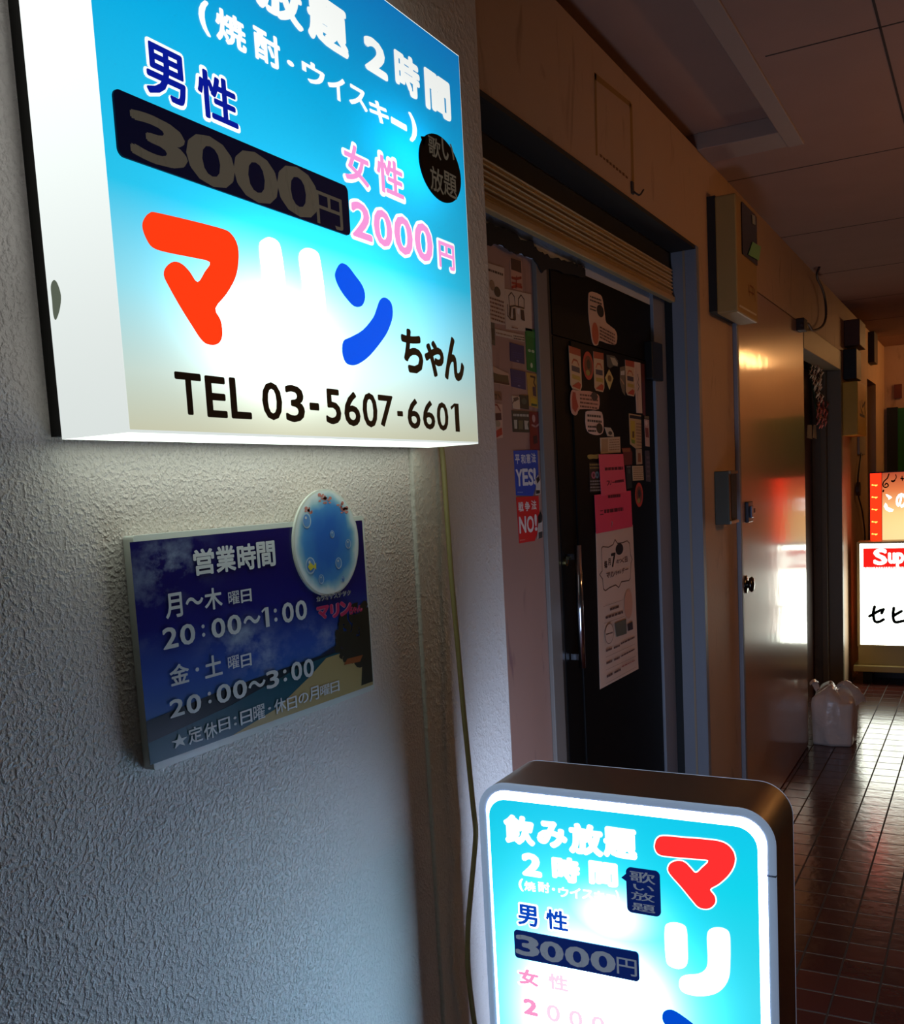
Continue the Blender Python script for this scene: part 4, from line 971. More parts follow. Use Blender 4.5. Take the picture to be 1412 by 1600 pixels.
sticker('sticker', 'sticker', 'faded grey label under the narrow pink label', SD, [(1007, 704), (1014, 704), (1016, 753), (1009, 752)], (74, 60, 62), [('bars', ((1009, 712), (1014, 712), (1010, 748)), 5, (108, 88, 92))])
c5 = lambda P: [(915 + x / 10, 690 + y / 10) for x, y in P]
sticker('sticker', 'sticker', 'crumpled yellow tag at the top left of the pink sheets', SD, c5([(25, 215), (70, 200), (130, 205), (205, 195), (205, 230), (180, 270), (120, 265), (60, 275), (30, 250)]), (168, 142, 70))
sticker('sticker', 'sticker', 'dark sticker with pink and blue rings and grey lines left of the pink sheets', SD, c5([(50, 330), (220, 330), (236, 570), (240, 790), (60, 790), (55, 560)]), (46, 38, 34), [('bars', (c5([(55, 340)])[0], c5([(205, 338)])[0], c5([(55, 440)])[0]), 2, (150, 128, 70)), ('ell', (*c5([(115, 525)])[0], 3.6, 5.6), (176, 96, 110)), ('ell', (*c5([(170, 520)])[0], 3, 5.4), (96, 130, 140)), ('ell', (*c5([(115, 525)])[0], 1.6, 3), (110, 40, 50)), ('ell', (*c5([(170, 520)])[0], 1.2, 2.6), (40, 52, 60)), ('bars', (c5([(58, 600)])[0], c5([(232, 595)])[0], c5([(62, 790)])[0]), 4, (150, 140, 130))])
sticker('sticker', 'sticker', 'dim red and orange label right of the cream card', SD, c5([(555, 100), (690, 95), (720, 170), (720, 360), (600, 370), (580, 180)]), (110, 38, 28), [('poly', c5([(560, 110), (680, 105), (690, 160), (570, 165)]), (150, 86, 50))])
sticker('sticker', 'sticker', 'black and green label touching the right edge of the upper pink sheet', SD, c5([(625, 380), (700, 375), (720, 720), (640, 745)]), (34, 40, 36), [('poly', c5([(635, 385), (695, 380), (696, 400), (636, 405)]), (130, 110, 110)), ('poly', c5([(655, 430), (685, 430), (688, 500), (656, 500)]), (80, 84, 82))])
sticker('notice_card', 'notice', 'small cream card with ruled lines right of the upper pink sheet', SD, c5([(722, 380), (890, 378), (902, 600), (735, 612)]), (206, 178, 138), [('bars', (c5([(735, 400)])[0], c5([(880, 397)])[0], c5([(745, 600)])[0]), 6, (150, 108, 74))])
PK = (236, 86, 104)
SD2 = X(DF + 0.0022)
sticker('poster', 'notice', 'tall white event poster with black bracket border at the bottom of the door notices', SD, [(930.5, 832), (988, 820), (997, 1045), (937, 1077)], (214, 180, 156),
 [('line', [(939, 857), (941, 854), (950, 855), (957, 851), (960, 843), (964, 849), (972, 848), (979, 845), (983, 849), (984, 866), (987, 874), (985, 880), (984, 903), (982, 907), (970, 909), (966, 918), (961, 914), (952, 918), (945, 923), (942, 920), (941, 905), (936, 898), (940, 892), (939, 857)], 0.0035, (96, 62, 44)),
  ('ell', (967, 858, 6, 9), (30, 24, 24)), ('text', '毎', (943, 875, 948, 889), (56, 36, 32), 0.03), ('text', '月', (949, 872, 953, 884), (56, 36, 32), 0.02), ('text', '7', (954, 863, 961, 887), (40, 28, 26), 0.03), ('text', 'の', (962, 874, 966, 881), (110, 64, 50), 0.02), ('text', 'つ', (966, 873, 970, 880), (110, 64, 50), 0.02), ('text', 'く', (970, 871, 974, 880), (110, 64, 50), 0.02), ('text', '日', (975, 869, 979, 879), (110, 64, 50), 0.02),
  ('text', 'マ', (946, 894, 951, 904), (110, 70, 54), 0.03), ('text', 'リ', (951, 893, 955, 903), (110, 70, 54), 0.03), ('text', 'ン', (955, 892, 959, 902), (110, 70, 54), 0.03), ('text', 'ちゃん', (960, 889, 969, 899), (110, 70, 54), 0.03), ('text', 'デ', (970, 887, 974, 897), (110, 70, 54), 0.03), ('text', 'ー', (975, 888, 980, 891), (110, 70, 54), 0.03),
  ('line', [(941, 948), (972, 937)], 0.001, (150, 104, 80)), ('bars', ((951, 949), (965, 944), (952, 957)), 1, (90, 56, 44)), ('bars', ((944, 962), (971, 953), (945, 970)), 1, (90, 56, 44)), ('line', [(942, 974), (974, 963)], 0.001, (150, 104, 80)),
  ('ell', (980, 944, 6.5, 23), (206, 150, 120)), ('ell', (950, 990, 7, 16), (120, 76, 60)), ('ell', (950, 990, 6.4, 15), (214, 180, 156)), ('bars', ((945, 989), (955, 986), (945, 994)), 1, (90, 56, 44)), ('poly', [(958, 974), (976, 967), (977, 990), (961, 995)], (96, 92, 76)), ('poly', [(978, 975), (986, 971), (987, 983), (979, 986)], (60, 44, 40)),
  ('bars', ((945, 1014), (954, 1010), (945, 1021)), 1, (90, 50, 40)), ('bars', ((957, 1010), (966, 1006), (957, 1016)), 1, (90, 50, 40)), ('bars', ((968, 1003), (989, 993), (968, 1009)), 1, (100, 56, 44)), ('line', [(944, 1027), (990, 1006)], 0.001, (150, 104, 80)), ('bars', ((945, 1033), (954, 1029), (945, 1041)), 1, (90, 50, 40)), ('bars', ((957, 1028), (966, 1024), (957, 1035)), 1, (90, 50, 40)), ('bars', ((968, 1023), (989, 1012), (968, 1028)), 1, (100, 56, 44)), ('line', [(944, 1047), (991, 1025)], 0.001, (150, 104, 80)), ('bars', ((945, 1054), (954, 1049), (946, 1062)), 1, (90, 50, 40)), ('bars', ((957, 1048), (967, 1043), (957, 1055)), 1, (90, 50, 40)), ('bars', ((969, 1040), (989, 1030), (969, 1044)), 1, (170, 80, 64)), ('line', [(944, 1068), (991, 1042)], 0.001, (150, 104, 80))])
inkp = (96, 18, 30)
sticker('notice_sheet', 'notice', 'upper bright pink paper notice with dark handwriting on the black door', X(DF + 0.0058), c5([(200, 200), (580, 192), (632, 790), (240, 850)]), PK,
        [('bars', (c5([(290, 385)])[0], c5([(575, 370)])[0], c5([(295, 490)])[0]), 1, inkp), ('text', 'フ', (947, 751, 951, 759), inkp, 0.02), ('text', 'リー', (951, 750, 960, 758), inkp, 0.02), ('bars', (c5([(450, 590)])[0], c5([(590, 570)])[0], c5([(455, 680)])[0]), 1, inkp), ('bars', (c5([(340, 820)])[0], c5([(530, 800)])[0], c5([(345, 920)])[0]), 1, inkp)])
sticker('notice_sheet', 'notice', 'lower bright pink paper notice overlapping the white event poster', X(DF + 0.0042), c5([(132, 835), (700, 765), (725, 1330), (160, 1440)]), (230, 66, 92),
        [('text', '二', (936.5, 797, 942, 805), inkp, 0.03), ('bars', (c5([(280, 1040)])[0], c5([(575, 1000)])[0], c5([(285, 1165)])[0]), 1, inkp), ('line', c5([(400, 1250), (410, 1270), (395, 1330), (400, 1300)]), 0.004, (250, 220, 220))])

# ------------------------------------------------------------------ lintel: tape outline and hook, meter box, small wall box
S = X(W)
mb = MB()
tape = paint((150, 112, 58), 0.8)
A = [(928, 118), (990, 168), (988, 285), (930, 243)]
mb.ppoly(S, [(928, 113), (931, 116), (933, 243), (930, 243)], tape, 0.0006)
mb.ppoly(S, [(928, 113), (985, 160), (985, 168), (929, 124)], tape, 0.0006)
mb.ppoly(S, [(983, 160), (987, 163), (990, 284), (986, 282)], tape, 0.0006)
for i in range(9):
    x_ = 936 + i * 5; y_ = 240 + i * 4.1
    mb.ppoly(S, [(x_, y_), (x_ + 4, y_ + 2 + rnd.uniform(-1, 2)), (x_ + 4.5, y_ + 7), (x_ + 1, y_ + 5)], paint((110, 74, 40), 0.8), 0.0006)
tag(mb.build('tape_outline'), 'brown tape residue outlining a removed paper on the lintel', 'tape')
mb = MB()
hx, hz = S.uv(986, 284); h2 = S.uv(987, 304)[1]; hh = S.uv(994, 296)
mb.box((W, hx - 0.008, h2), (W + 0.006, hx + 0.008, hz), paint((60, 40, 26), 0.6), 0.002)
mb.tube(path([(W + 0.006, hx, h2 + 0.006), (W + 0.02, hx + 0.006, h2 - 0.004), (W + 0.028, hx + 0.02, h2 + 0.012)], 6), 0.0025, paint((50, 36, 26), 0.5), 6)
tag(mb.build('wall_hook'), 'small dark adhesive hook at the lower right of the tape outline', 'hook')

yb0 = X(W).uv(1103, 310)[0]
SYb = Y(yb0)
bx_back = SYb.uv(1118, 400)[0]; bx_front = SYb.uv(1151, 400)[0]
bz1 = SYb.uv(1135, 303)[1]; bz0 = SYb.uv(1135, 489)[1]
SF = X(bx_front)
yb1 = SF.uv(1182, 400)[0]
meter = empty('meter_box', ((W + bx_front) / 2, (yb0 + yb1) / 2, bz0))
tag(meter, 'olive brown electric meter box with green tag high on the pier', 'meter box')
olive = rough_paint('olive_box_paint', (158, 126, 72), 0.45, 30, 0.1, 0.001, 0.12)
mb = MB(); mb.box((W, yb0 + 0.004, bz0 + 0.012), (bx_back, yb1 + 0.01, bz1 + 0.004), paint((26, 20, 16), 0.7)); mb.build('backboard', meter)
mb = MB(); mb.box((bx_back, yb0, bz0), (bx_front, yb1, bz1), olive, 0.006); mb.build('case', meter)
mb = MB()
w0 = SF.uv(1157, 330)[0]; w1 = SF.uv(1180, 330)[0]; wz1 = SF.uv(1160, 318)[1]; wz0 = SF.uv(1172, 408)[1]
mb.prism(SF, rrect(w0, wz0, w1, wz1, 0.008, 4), paint((14, 14, 14), 0.15), 0.0, 0.004); mb.build('window', meter)
mb = MB(); mb.ppoly(SF, [(1173, 378), (1186, 386), (1183, 408), (1166, 398)], paint((116, 170, 110), 0.5), 0.006); o_ = mb.build('tag', meter); o_['label'] = 'pale green tag'
mb = MB(); mb.ppoly(SF, [(1172, 335), (1177, 338), (1178, 352), (1173, 350)], paint((150, 150, 140), 0.5), 0.0055); mb.build('dial_plate', meter)
mb = MB()
for P in ([(1169, 445), (1170, 462)], [(1171, 446), (1176, 450), (1175, 462)], [(1169, 455), (1177, 460)], [(1178, 452), (1179, 470)]): mb.pstroke(SF, P, 0.006, paint((120, 70, 40), 0.6), 0.0012)
mb.build('painted_mark', meter)
mb = MB(); mb.ppoly(SF, [(1155, 476), (1181, 491), (1181, 494), (1154, 479)], paint((206, 196, 170), 0.3), 0.0015); mb.build('metal_lip', meter)
# conduit under the meter box down the door edge
mb = MB()
mb.box((W, 3.90, 0), (W + 0.018, 3.93, bz0 + 0.02), grey_paint, 0.004)
tag(mb.build('conduit'), 'slim grey conduit running down the pier below the meter box', 'conduit')

mb_e = empty('wall_box', (W, 3.6, 1.2))
tag(mb_e, 'grey metal box with a dark slot on the pier beside the glossy door', 'box')
yq = X(W).uv(1116, 775)[0]
SQ = Y(yq)
qx = SQ.uv(1139, 775)[0]; qz1 = SQ.uv(1128, 736)[1]; qz0 = SQ.uv(1128, 820)[1]
mb_e.location = (W, yq, qz0)
SQF = X(qx); yq1 = SQF.uv(1151, 775)[0]
mb = MB(); mb.box((W, yq, qz0), (qx, yq1, qz1), rough_paint('aged_steel', (74, 74, 64), 0.35, 30, 0.1, 0.001, 0.1, metal=0.3), 0.003); mb.build('case', mb_e)
mb = MB(); mb.rect(SQF, (yq + (yq1 - yq) * 0.25, qz0 + 0.014, yq1 - 0.006, qz1 - 0.012), paint((22, 18, 16), 0.6), 0.001); mb.build('slot', mb_e)
mb = MB(); mb.box((qx, yq + 0.002, qz0 + 0.002), (qx + 0.006, yq1, qz0 + 0.012), paint((190, 180, 160), 0.3, 0.6)); mb.build('lip', mb_e); mb = MB(); mb.box((qx, yq + 0.002, qz1 - 0.011), (qx + 0.006, yq1, qz1 - 0.001), paint((150, 140, 120), 0.3, 0.6)); mb.build('lip', mb_e)

# ------------------------------------------------------------------ glossy painted door (door_2)
gloss = rough_paint('glossy_cream_enamel', (190, 150, 124), 0.3, 14, 0.12, 0.004, 0.05, coat=0.8)
d2 = empty('door_2', (W, 4.75, 0)); d2['kind'] = 'structure'; d2['label'] = 'glossy cream enamel door reflecting the far lit signs'; d2['category'] = 'door'
mb = MB(); mb.box((W - 0.011, 3.975, 0.006), (W + 0.001, 5.527, 2.258), gloss, 0.002); mb.build('door_leaf', d2)
mb = MB(); mb.box((W - 0.011, 3.955, 0.0), (W + 0.004, 3.972, 2.262), grey_paint, 0.002); mb.build('frame_strip', d2)
S = X(W + 0.001)
def knobby(name, cx, cy, ru, rv):
    u, v = S.uv(cx, cy); mb = MB()
    ch = paint((150, 150, 150), 0.2, 1.0)
    return u, v, mb, ch
u, v, mb, ch = knobby('lock', 1167, 800, 0, 0)
mb.box((W + 0.001, u - 0.045, v - 0.042), (W + 0.016, u + 0.045, v + 0.042), paint((64, 66, 74), 0.35, 0.6), 0.004)
mb.box((W + 0.016, u - 0.018, v - 0.024), (W + 0.024, u + 0.018, v + 0.024), paint((118, 126, 150), 0.3, 0.7), 0.003)
mb.box((W + 0.001, u + 0.05, v - 0.008), (W + 0.02, u + 0.075, v + 0.012), paint((90, 60, 50), 0.4, 0.5), 0.003)
mb.build('lock', d2)
u, v, mb, ch = knobby('knob', 1165, 913, 0, 0)
prof = [(0.0, 0.036), (0.004, 0.036), (0.006, 0.016), (0.012, 0.015), (0.016, 0.028), (0.024, 0.032), (0.031, 0.025), (0.034, 0.0)]
V = []; N = 20
for d, r_ in prof:
    for k in range(N): V.append((W + 0.001 + d, u + r_ * math.cos(2 * math.pi * k / N), v + r_ * math.sin(2 * math.pi * k / N)))
mb.add(V, [(i * N + k, i * N + (k + 1) % N, (i + 1) * N + (k + 1) % N, (i + 1) * N + k) for i in range(len(prof) - 1) for k in range(N)], paint((96, 92, 86), 0.25, 1.0), True)
mb.build('knob', d2)

# loose cable under the ceiling
mb = MB()
S = X(W + 0.03)
P = [(W + 0.03, *S.uv(x_, y_)) for x_, y_ in ((1252, 508), (1262, 506), (1270, 516), (1284, 510), (1290, 495), (1289, 470), (1284, 450), (1276, 432))]
P.append((W + 0.05, P[-1][1] - 0.05, CEIL))
mb.tube(path(P, 6), 0.007, paint((54, 32, 24), 0.6), 7)
u, v = S.uv(1256, 508); mb.box((W, u - 0.06, v - 0.03), (W + 0.04, u + 0.04, v + 0.03), paint((40, 24, 18), 0.6), 0.004)
tag(mb.build('loose_cable'), 'loose dark cable looping down from the ceiling above the flower garland', 'cable')

# ------------------------------------------------------------------ third doorway: frame, brown door, garland
mb = MB()
fr_m = rough_paint('olive_grey_frame', (128, 116, 92), 0.45, 50, 0.1, 0.001, 0.06)
yj0 = 6.25
mb.box((-0.99, 6.98, 0), (W + 0.004, 7.04, 2.2), fr_m, 0.003)
mb.box((W - 0.03, 6.15, 0), (W + 0.006, 6.2, 0.0), fr_m) if False else None
mb.box((-0.97, 5.53, 2.14), (W + 0.004, 7.04, 2.263), fr_m, 0.003)
mb.box((-0.99, 6.9, 0), (-0.955, 6.985, 2.14), fr_m, 0.002)
struct(mb, 'trim_5', 'olive grey frame of the third doorway')
d3 = empty('door_3', (-1.05, 6.25, 0)); d3['kind'] = 'structure'; d3['label'] = 'dark brown wooden door in the third doorway'; d3['category'] = 'door'
mb = MB(); mb.box((-1.078, 5.54, 0), (-1.04, 6.9, 2.14), dark_brown, 0.003); mb.build('door_leaf', d3)
mb = MB()
for zz in (0.5, 1.25): mb.box((-1.042, 6.5, zz - 0.3), (-1.034, 6.56, zz + 0.3), paint((60, 34, 22), 0.3))
mb.build('moulding', d3)
gar = empty('flower_garland', (-0.99, 6.2, 1.6)); tag(gar, 'garland of white and pink artificial flowers hanging in the third doorway', 'garland')
S = X(-0.985)
u, v = S.uv(1268, 640); gar.location = (-0.985, u, v)
mb = MB()
P = [( -0.985, *S.uv(x_, y_)) for x_, y_ in ((1265, 550), (1266, 580), (1270, 610), (1275, 640), (1278, 662))]
mb.tube(path(P, 6), 0.008, paint((60, 80, 50), 0.7), 6); mb.build('stem', gar)
def flower(mb, x, y, z, r, m):
    for k in range(5):
        a = 2 * math.pi * k / 5 + rnd.random()
        c = Vector((x + 0.02 + rnd.uniform(-0.01, 0.02), y + r * 0.6 * math.cos(a), z + r * 0.6 * math.sin(a)))
        P = [c + Vector((0.006 * math.cos(q * 2.1), r * 0.5 * math.cos(q * math.pi / 3), r * 0.5 * math.sin(q * math.pi / 3))) for q in range(6)]
        mb.add([c + Vector((0.012, 0, 0))] + P, [(0, i + 1, (i + 1) % 6 + 1) for i in range(6)], m)
wf = paint((238, 220, 196), 0.7); pf = paint((206, 110, 104), 0.7)
for i, (x_, y_, r_) in enumerate(((1266, 563, .05), (1268, 575, .05), (1276, 579, .04), (1262, 583, .035), (1270, 590, .05), (1266, 598, .045), (1273, 601, .045), (1269, 611, .045), (1273, 622, .04))):
    mb = MB(); u, v = S.uv(x_, y_); flower(mb, -0.985, u, v, r_, wf); mb.build('flower', gar)
for i, (x_, y_, r_) in enumerate(((1276, 634, .07), (1282, 640, .05), (1272, 646, .06), (1280, 652, .07), (1274, 658, .05))):
    mb = MB(); u, v = S.uv(x_, y_); flower(mb, -0.985, u, v, r_, pf); o_ = mb.build('flower', gar); o_['label'] = 'pink flower'
mb = MB()
for x_ in (1262, 1266, 1271): mb.ppoly(S, [(x_ - 2, 664), (x_ + 2, 664), (x_ + 3, 686), (x_ - 3, 684)], paint((120, 100, 70), 0.7), rnd.uniform(0, 0.01))
mb.build('ribbon_tails', gar)

# ------------------------------------------------------------------ white rubbish bag by the glossy door
bag_m = rough_paint('white_plastic_bag', (236, 224, 214), 0.25, 22, 0.5, 0.012, 0.05)
bag = empty('rubbish_bag', (-0.76, 5.66, 0)); tag(bag, 'white plastic rubbish bag standing on the tiles against the glossy door edge', 'bag')
mb = MB(); NS, NR = 40, 18
V = []
BW, BD, BH = 0.112, 0.16, 0.305
for j in range(NR + 1):
    t = j / NR
    z = BH * t
    prf = (0.95 + 0.08 * math.sin(t * math.pi)) if t < 0.78 else 1.0 * math.cos((t - 0.78) / 0.22 * 1.25) + 0.0
    for k in range(NS):
        a = 2 * math.pi * k / NS
        sq = 1 / max(abs(math.cos(a)), abs(math.sin(a))) * 0.55 + 0.45
        fold = 1 + 0.03 * math.sin(a * 7 + z * 20) + 0.05 * t * math.sin(a * 11 + 2) + rnd.uniform(-0.008, 0.008)
        zz = z + (0.02 * math.sin(3 * a + 1) if t > 0.8 else 0)
        V.append((-0.757 + BW * sq * prf * fold * math.cos(a), 5.70 + BD * sq * prf * fold * math.sin(a), max(0.001, zz)))
F = [(j * NS + k, j * NS + (k + 1) % NS, (j + 1) * NS + (k + 1) % NS, (j + 1) * NS + k) for j in range(NR) for k in range(NS)]
F.append([NR * NS + k for k in range(NS)]); F.append([k for k in range(NS)][::-1])
mb.add(V, F, bag_m, True); mb.build('sack', bag)
mb = MB()
def ear(pts, wd):
    P = path(pts, 5); V = []; n_ = len(P)
    for i, p in enumerate(P):
        t = i / (n_ - 1); w_ = wd * (0.7 + 0.6 * t)
        for s_ in (-1, -0.33, 0.33, 1): V.append(p + Vector((s_ * w_ * 0.5, s_ * w_ * 0.9, 0.012 * (1 - s_ * s_) + rnd.uniform(-0.006, 0.006))))
    mb.add(V, [(i * 4 + k, i * 4 + k + 1, (i + 1) * 4 + k + 1, (i + 1) * 4 + k) for i in range(n_ - 1) for k in range(3)], bag_m, True)
ear([(-0.83, 5.62, 0.285), (-0.845, 5.6, 0.33), (-0.85, 5.585, 0.345), (-0.84, 5.56, 0.335)], 0.03)
ear([(-0.75, 5.66, 0.295), (-0.71, 5.68, 0.33), (-0.66, 5.69, 0.3), (-0.63, 5.69, 0.25), (-0.62, 5.69, 0.21)], 0.035)
mb.build('tied_handles', bag)

# ------------------------------------------------------------------ far lit standing sign
FY = 7.3
S = Y(FY)
fx0 = S.uv(1339, 930)[0]; FW = 0.42; fx1 = fx0 + FW
z_t, z_f = S.uv(1340, 850)[1], S.uv(1340, 1007)[1]
far = empty('far_sign', ((fx0 + fx1) / 2, FY + 0.09, 0))
tag(far, 'white lit standing sign with red header and black katakana at the corridor far end', 'sign')
ivory = rough_paint('ivory_cabinet', (196, 176, 112), 0.4, 30, 0.1, 0.001, 0.06)
mb = MB()
mb.box((fx0, FY, z_f - 0.012), (fx0 + 0.018, FY + 0.18, z_t + 0.012), ivory); mb.box((fx1 - 0.018, FY, z_f - 0.012), (fx1, FY + 0.18, z_t + 0.012), ivory)
mb.box((fx0 + 0.018, FY, z_t), (fx1 - 0.018, FY + 0.18, z_t + 0.012), ivory); mb.box((fx0 + 0.018, FY, z_f - 0.012), (fx1 - 0.018, FY + 0.18, z_f), ivory)
mb.box((fx0 + 0.018, FY + 0.17, z_f), (fx1 - 0.018, FY + 0.18, z_t), ivory)
mb.build('cabinet', far)
mb = MB(); mb.box((fx0 + 0.004, FY + 0.01, 0.13), (fx1 - 0.004, FY + 0.17, z_f - 0.012), ivory); mb.build('plinth', far)
mb = MB(); mb.box((fx0 - 0.025, FY - 0.03, 0.085), (fx1 + 0.025, FY + 0.21, 0.13), ivory, 0.006); mb.build('base_tray', far)
for fx in (fx0 + 0.06, fx1 - 0.06):
    mb = MB(); mb.box((fx - 0.03, FY + 0.03, 0), (fx + 0.03, FY + 0.15, 0.086), paint((20, 18, 16), 0.6)); mb.build('foot', far)
wf2 = emit('far_sign_white', None, FAR_B, (200, 200, 200), 'FRONT', lin_rgb=(0.95, 1.0, 0.86))
wfe = emit('far_sign_letter_white', None, 2.2, (200, 200, 200), lin_rgb=(1.0, 0.98, 0.85))
fr_red = emit('far_sign_red', None, 1.1, (120, 10, 8), lin_rgb=(0.85, 0.012, 0.008))
mb = MB(); mb.rect(S, (fx0 + 0.018, z_f, fx1 - 0.018, z_t), wf2, -0.004); mb.build('face_panel', far)
mb = MB()
h0, h1 = S.uv(1347, 889)[1], S.uv(1347, 857)[1]; hx0 = S.uv(1348, 870)[0]
mb.rect(S, (hx0, h0, fx1 - 0.05, h1), fr_red, -0.0025)
hd = mb.build('header_band', far); hd['label'] = 'red header band'
mb = MB()
mb.ptext(S, 'S', (1364, 857, 1386, 883), wfe, -0.001, 0.04); mb.ptext(S, 'up', (1387, 863, 1412, 888), wfe, -0.001, 0.05)
uq = S.uv(1413, 870)[0]; vq0, vq1 = S.uv(1412, 884)[1], S.uv(1412, 866)[1]
mb.text(S, 'er', (uq + 0.003, vq0, uq + 0.075, vq1), wfe, -0.001, 0.05)
x_ = hx0 + 0.004
while x_ < fx1 - 0.07:
    w_ = rnd.uniform(0.006, 0.016); mb.rect(S, (x_, h0 - 0.002, x_ + w_, h0 + 0.012), wfe, -0.001); x_ += w_ + 0.005
mb.build('header_lettering', hd)
def brush(Ss, P, w_, m, off, mb): mb.stroke(Ss, [tuple(p) for p in path([Vector(Ss.uv(*q)) for q in P], 4)], w_, m, off)
for PP in (([(1358, 963), (1372, 955), (1380, 952)], [(1366, 948), (1364, 958), (1366, 970), (1372, 972), (1380, 968)], [(1380, 952), (1377, 958)]), ([(1396, 950), (1395, 962), (1398, 972), (1412, 970)], [(1396, 962), (1408, 955)])):
    mb = MB()
    for P in PP: brush(S, P, 0.021, ink, -0.0015, mb)
    mb.build('katakana', far)
mb = MB(); u_ = S.uv(1420, 958)[0]; mb.text(S, 'ア', (u_, S.uv(1412, 972)[1], u_ + 0.07, S.uv(1412, 948)[1]), ink, -0.0015); mb.build('katakana', far)

# ------------------------------------------------------------------ LED framed karaoke sign behind it
LY = 7.52
S = Y(LY)
lx0 = S.uv(1358, 800)[0]; lz1 = S.uv(1362, 738)[1]; LW = 0.42
led = empty('led_sign', (lx0 + LW / 2, LY + 0.06, 0)); tag(led, 'red framed lit sign with orange bulbs and music notes behind the white far sign', 'sign')
dk = paint((40, 14, 12), 0.5)
mb = MB(); mb.box((lx0, LY, 0.0), (lx0 + LW, LY + 0.12, lz1), dk); mb.build('cabinet', led)
red_led = emit('led_red_strip', None, 2.6, (120, 10, 8), 'FRONT', lin_rgb=(0.95, 0.02, 0.004))
wx = S.uv(1377, 800)[0] - lx0
mb = MB()
mb.rect(S, (lx0 + 0.006, 0.3, lx0 + wx, lz1 - 0.008), red_led, 0.001); mb.rect(S, (lx0 + LW - wx, 0.3, lx0 + LW - 0.006, lz1 - 0.008), red_led, 0.001); mb.build('led_frame', led)
amber = emit('amber_bulb', None, 3.0, (200, 120, 40), lin_rgb=(1.0, 0.35, 0.06))
for y_ in (758, 777, 796, 815.5, 834.5):
    u, v = S.uv(1366, y_); mb = MB()
    for s_ in (-1, 1): mb.pellipse(S, 1365.5 + s_ * 2.6, y_ - 0.3 + (1 if s_ > 0 else 0), 1.6, 1.2, amber, 0.0025, 12)
    mb.rect(S, (u - 0.018, v - 0.003, u + 0.02, v + 0.003), amber, 0.002)
    mb.build('bulb', led)
lc = [(0.3, (1.0, 0.72, 0.35)), (S.uv(1400, 845)[1], (1.0, 0.7, 0.32)), (S.uv(1400, 800)[1], (1.0, 0.62, 0.25)), (S.uv(1400, 765)[1], (0.85, 0.22, 0.07)), (lz1, (0.45, 0.07, 0.03))]
mb = MB(); mb.rect(S, (lx0 + wx + 0.004, 0.3, lx0 + LW - wx - 0.004, lz1 - 0.008), backlit('led_sign_face', (0, 2), lc, [(0.0, 1.1, 0.25, 0.2, 0.3)], 0.9), 0.001); mb.build('face_panel', led)
mb = MB()
C7 = lambda P: [(1330 + x / 10, 720 + y / 10) for x, y in P]
mk = paint((44, 12, 12), 0.5)
for PP in (((C7([(585, 205), (560, 270), (510, 320), (490, 370), (510, 410), (555, 410), (575, 380), (545, 350), (520, 380)]), 0.008), (C7([(500, 460), (495, 480)]), 0.011)), ((C7([(690, 215), (700, 260), (670, 310)]), 0.006), (C7([(630, 315), (650, 322), (672, 308)]), 0.012)), ((C7([(790, 240), (795, 310)]), 0.006), (C7([(775, 275), (810, 280)]), 0.011))):
    mb = MB()
    for P, w_ in PP: brush(S, P, w_, mk, 0.002, mb)
    mb.build('music_note', led)
mb = MB()
wl = emit('led_sign_white_letters', None, 2.2, (200, 200, 200), lin_rgb=(1.0, 0.97, 0.9))
mb.ppoly(S, C7([(535, 520), (560, 525), (610, 550), (635, 575), (580, 610), (575, 580), (545, 550)]), wl, 0.0022); mb.ppoly(S, C7([(530, 655), (555, 680), (570, 720), (620, 745), (660, 760), (640, 795), (590, 800), (530, 765), (505, 710)]), wl, 0.0022)
mb.ptext(S, 'の', (1399, 770, 1416, 794), wl, 0.0022, 0.05)
mb.build('sign_lettering', led)

# ------------------------------------------------------------------ boxes on the far left wall
yy = X(W).uv(1316, 640)[0]; SQ = Y(yy)
qx = SQ.uv(1340, 640)[0]; qz1 = SQ.uv(1330, 596)[1]; qz0 = SQ.uv(1330, 680)[1]; SQF = X(qx); yy1 = SQF.uv(1353, 640)[0]
yel = empty('breaker_box', ((W + qx) / 2, (yy + yy1) / 2, qz0)); tag(yel, 'yellow metal box with dark painted characters on the far left wall', 'box')
yl_m = rough_paint('yellow_box_paint', (230, 182, 58), 0.4, 30, 0.1, 0.001, 0.06)
mb = MB(); mb.box((W, yy, qz0), (qx, yy1, qz1), yl_m, 0.004); mb.build('case', yel)
mb = MB()
for P in ([(1343, 628), (1344, 638)], [(1346, 626), (1347, 636), (1351, 628)], [(1350, 632), (1351, 645)], [(1343, 648), (1350, 651)], [(1345, 640), (1347, 646)]): mb.pstroke(SQF, P, 0.018, paint((70, 34, 18), 0.6), 0.0012)
mb.build('painted_mark', yel)
pt = paint((28, 20, 16), 0.5)
def wallbox(name, label, cat, x0, y0, x1, y1, xs, m, bev=0.004):
    """box on the left wall: near face seen between x0 and xs, front face from xs to x1"""
    ya_ = X(W).uv(x0, (y0 + y1) / 2)[0]; A = Y(ya_); f = A.uv(xs, (y0 + y1) / 2)[0]; B = X(f)
    yb_ = B.uv(x1, (y0 + y1) / 2)[0]; a1, a0 = A.uv((x0 + xs) / 2, y0)[1], A.uv((x0 + xs) / 2, y1)[1]
    mb = MB(); mb.box((W, ya_, a0), (f, yb_, min(a1, CEIL - 0.002)), m, bev); return tag(mb.build(name), label, cat)
wallbox('control_box', 'black box directly above the yellow box on the far left wall', 'box', 1317, 545, 1345, 592, 1338, paint((16, 14, 13), 0.5))
wallbox('meter_case', 'dark brown case above the black box, close under the ceiling', 'box', 1318, 499, 1352, 540, 1343, paint((84, 44, 28), 0.5))
wallbox('meter_case', 'narrow dark case beyond the brown one under the ceiling', 'box', 1356, 518, 1371, 566, 1366, paint((46, 26, 18), 0.5))
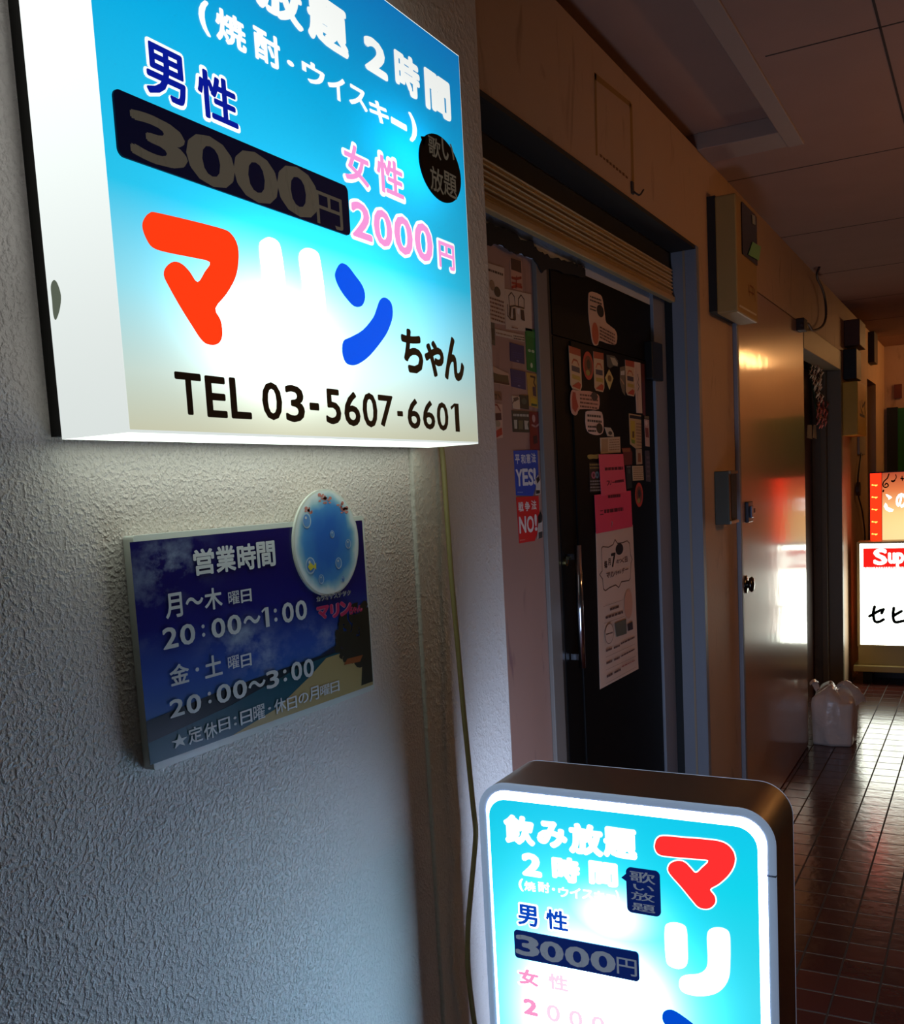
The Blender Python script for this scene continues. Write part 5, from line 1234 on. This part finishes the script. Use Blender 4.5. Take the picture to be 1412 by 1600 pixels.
wallbox('outlet', 'small white and black outlet box below the yellow box', 'outlet', 1339, 681, 1352, 710, 1343, paint((176, 160, 140), 0.5))
mb = MB()
S = X(W + 0.02)
P = [(1345, 708), (1342, 730), (1340, 752), (1341, 775), (1346, 795), (1349, 815), (1351, 836), (1350, 860)]
cord = empty('switch_cord', (W + 0.02, 7.9, 1.2)); tag(cord, 'dark cord with inline switch hanging from the outlet beside the red sign', 'cord')
mb.tube(path([(W + 0.02, *S.uv(*p)) for p in P], 5), 0.006, pt, 6); mb.build('wire', cord)
mb = MB(); u, v = S.uv(1340.5, 764); mb.prism(S, [(u + 0.045 * math.cos(k * math.pi / 8), v + 0.05 * math.sin(k * math.pi / 8)) for k in range(16)], paint((70, 46, 26), 0.5), -0.012, 0.014); mb.build('inline_switch', cord)
mb = MB(); mb.box((-1.1, 8.58, 0), (-0.98, 9.22, 2.16), paint((30, 18, 12), 0.5)); d4 = mb.build('door_4'); d4['kind'] = 'structure'

# end wall: picture and green door
S = Y(10.0)
mb = MB(); q0 = S.uv(1397, 623); q1 = S.uv(1409, 600); mb.prism(S, [(q0[0], q0[1]), (q1[0], q0[1]), (q1[0], q1[1]), (q0[0], q1[1])], paint((104, 46, 32), 0.6), 0, 0.02)
tag(mb.build('wall_plaque'), 'small reddish brown plaque on the corridor end wall', 'plaque')
d5 = empty('door_5', (-0.6, 9.97, 0)); d5['kind'] = 'structure'; d5['label'] = 'green door at the corridor end'; d5['category'] = 'door'
x0_, x1_, x2_ = S.uv(1386, 690)[0], S.uv(1403, 690)[0], 0.3; zt_ = S.uv(1395, 637)[1]
mb = MB(); mb.box((x0_, 9.94, 0), (x1_, 9.999, zt_), paint((14, 20, 14), 0.6)); mb.build('door_edge', d5)
mb = MB(); mb.box((x1_, 9.955, 0), (x2_, 9.999, zt_ - 0.01), paint((18, 96, 30), 0.5)); mb.build('door_leaf', d5)

# ------------------------------------------------------------------ warm ceiling lamps of the corridor (outside the frame)
def ceiling_lamp(x, y, ln, power, label):
    lamp = empty('ceiling_lamp', (x, y, 2.5)); tag(lamp, label, 'lamp')
    mb = MB(); mb.box((x - 0.1, y - ln / 2 - 0.05, 2.555), (x + 0.1, y + ln / 2 + 0.05, 2.588), paint((200, 190, 170), 0.4), 0.01); mb.build('housing', lamp)
    m = emit('warm_tube', None, power, (220, 200, 160), 'FRONT_BACK', lin_rgb=(1.0, 0.5, 0.18))
    mb = MB(); mb.tube([(x, y - ln / 2, 2.52), (x, y + ln / 2, 2.52)], 0.025, m, 12); mb.build('tube', lamp)
ceiling_lamp(0.22, 9.3, 1.1, LAMP_W, 'warm ceiling lamp near the corridor end')
lamp = empty('wall_lamp', (0.95, 3.5, 2.0)); tag(lamp, 'warm wall lamp opposite the shutter doorway, right of the view', 'lamp')
mb = MB(); mb.box((0.92, 2.9, 1.96), (0.95, 4.1, 2.14), paint((200, 190, 170), 0.4), 0.008); mb.build('housing', lamp)
mb = MB(); mb.tube([(0.885, 2.95, 2.05), (0.885, 4.05, 2.05)], 0.025, emit('warm_wall_tube', None, NEAR_W, (220, 200, 160), 'FRONT_BACK', lin_rgb=(1.0, 0.5, 0.18)), 12); mb.build('tube', lamp)
for y_ in (2.97, 4.03):
    mb = MB(); mb.box((0.87, y_ - 0.02, 2.02), (0.921, y_ + 0.02, 2.08), paint((200, 190, 170), 0.4), 0.004); mb.build('tube_holder', lamp)
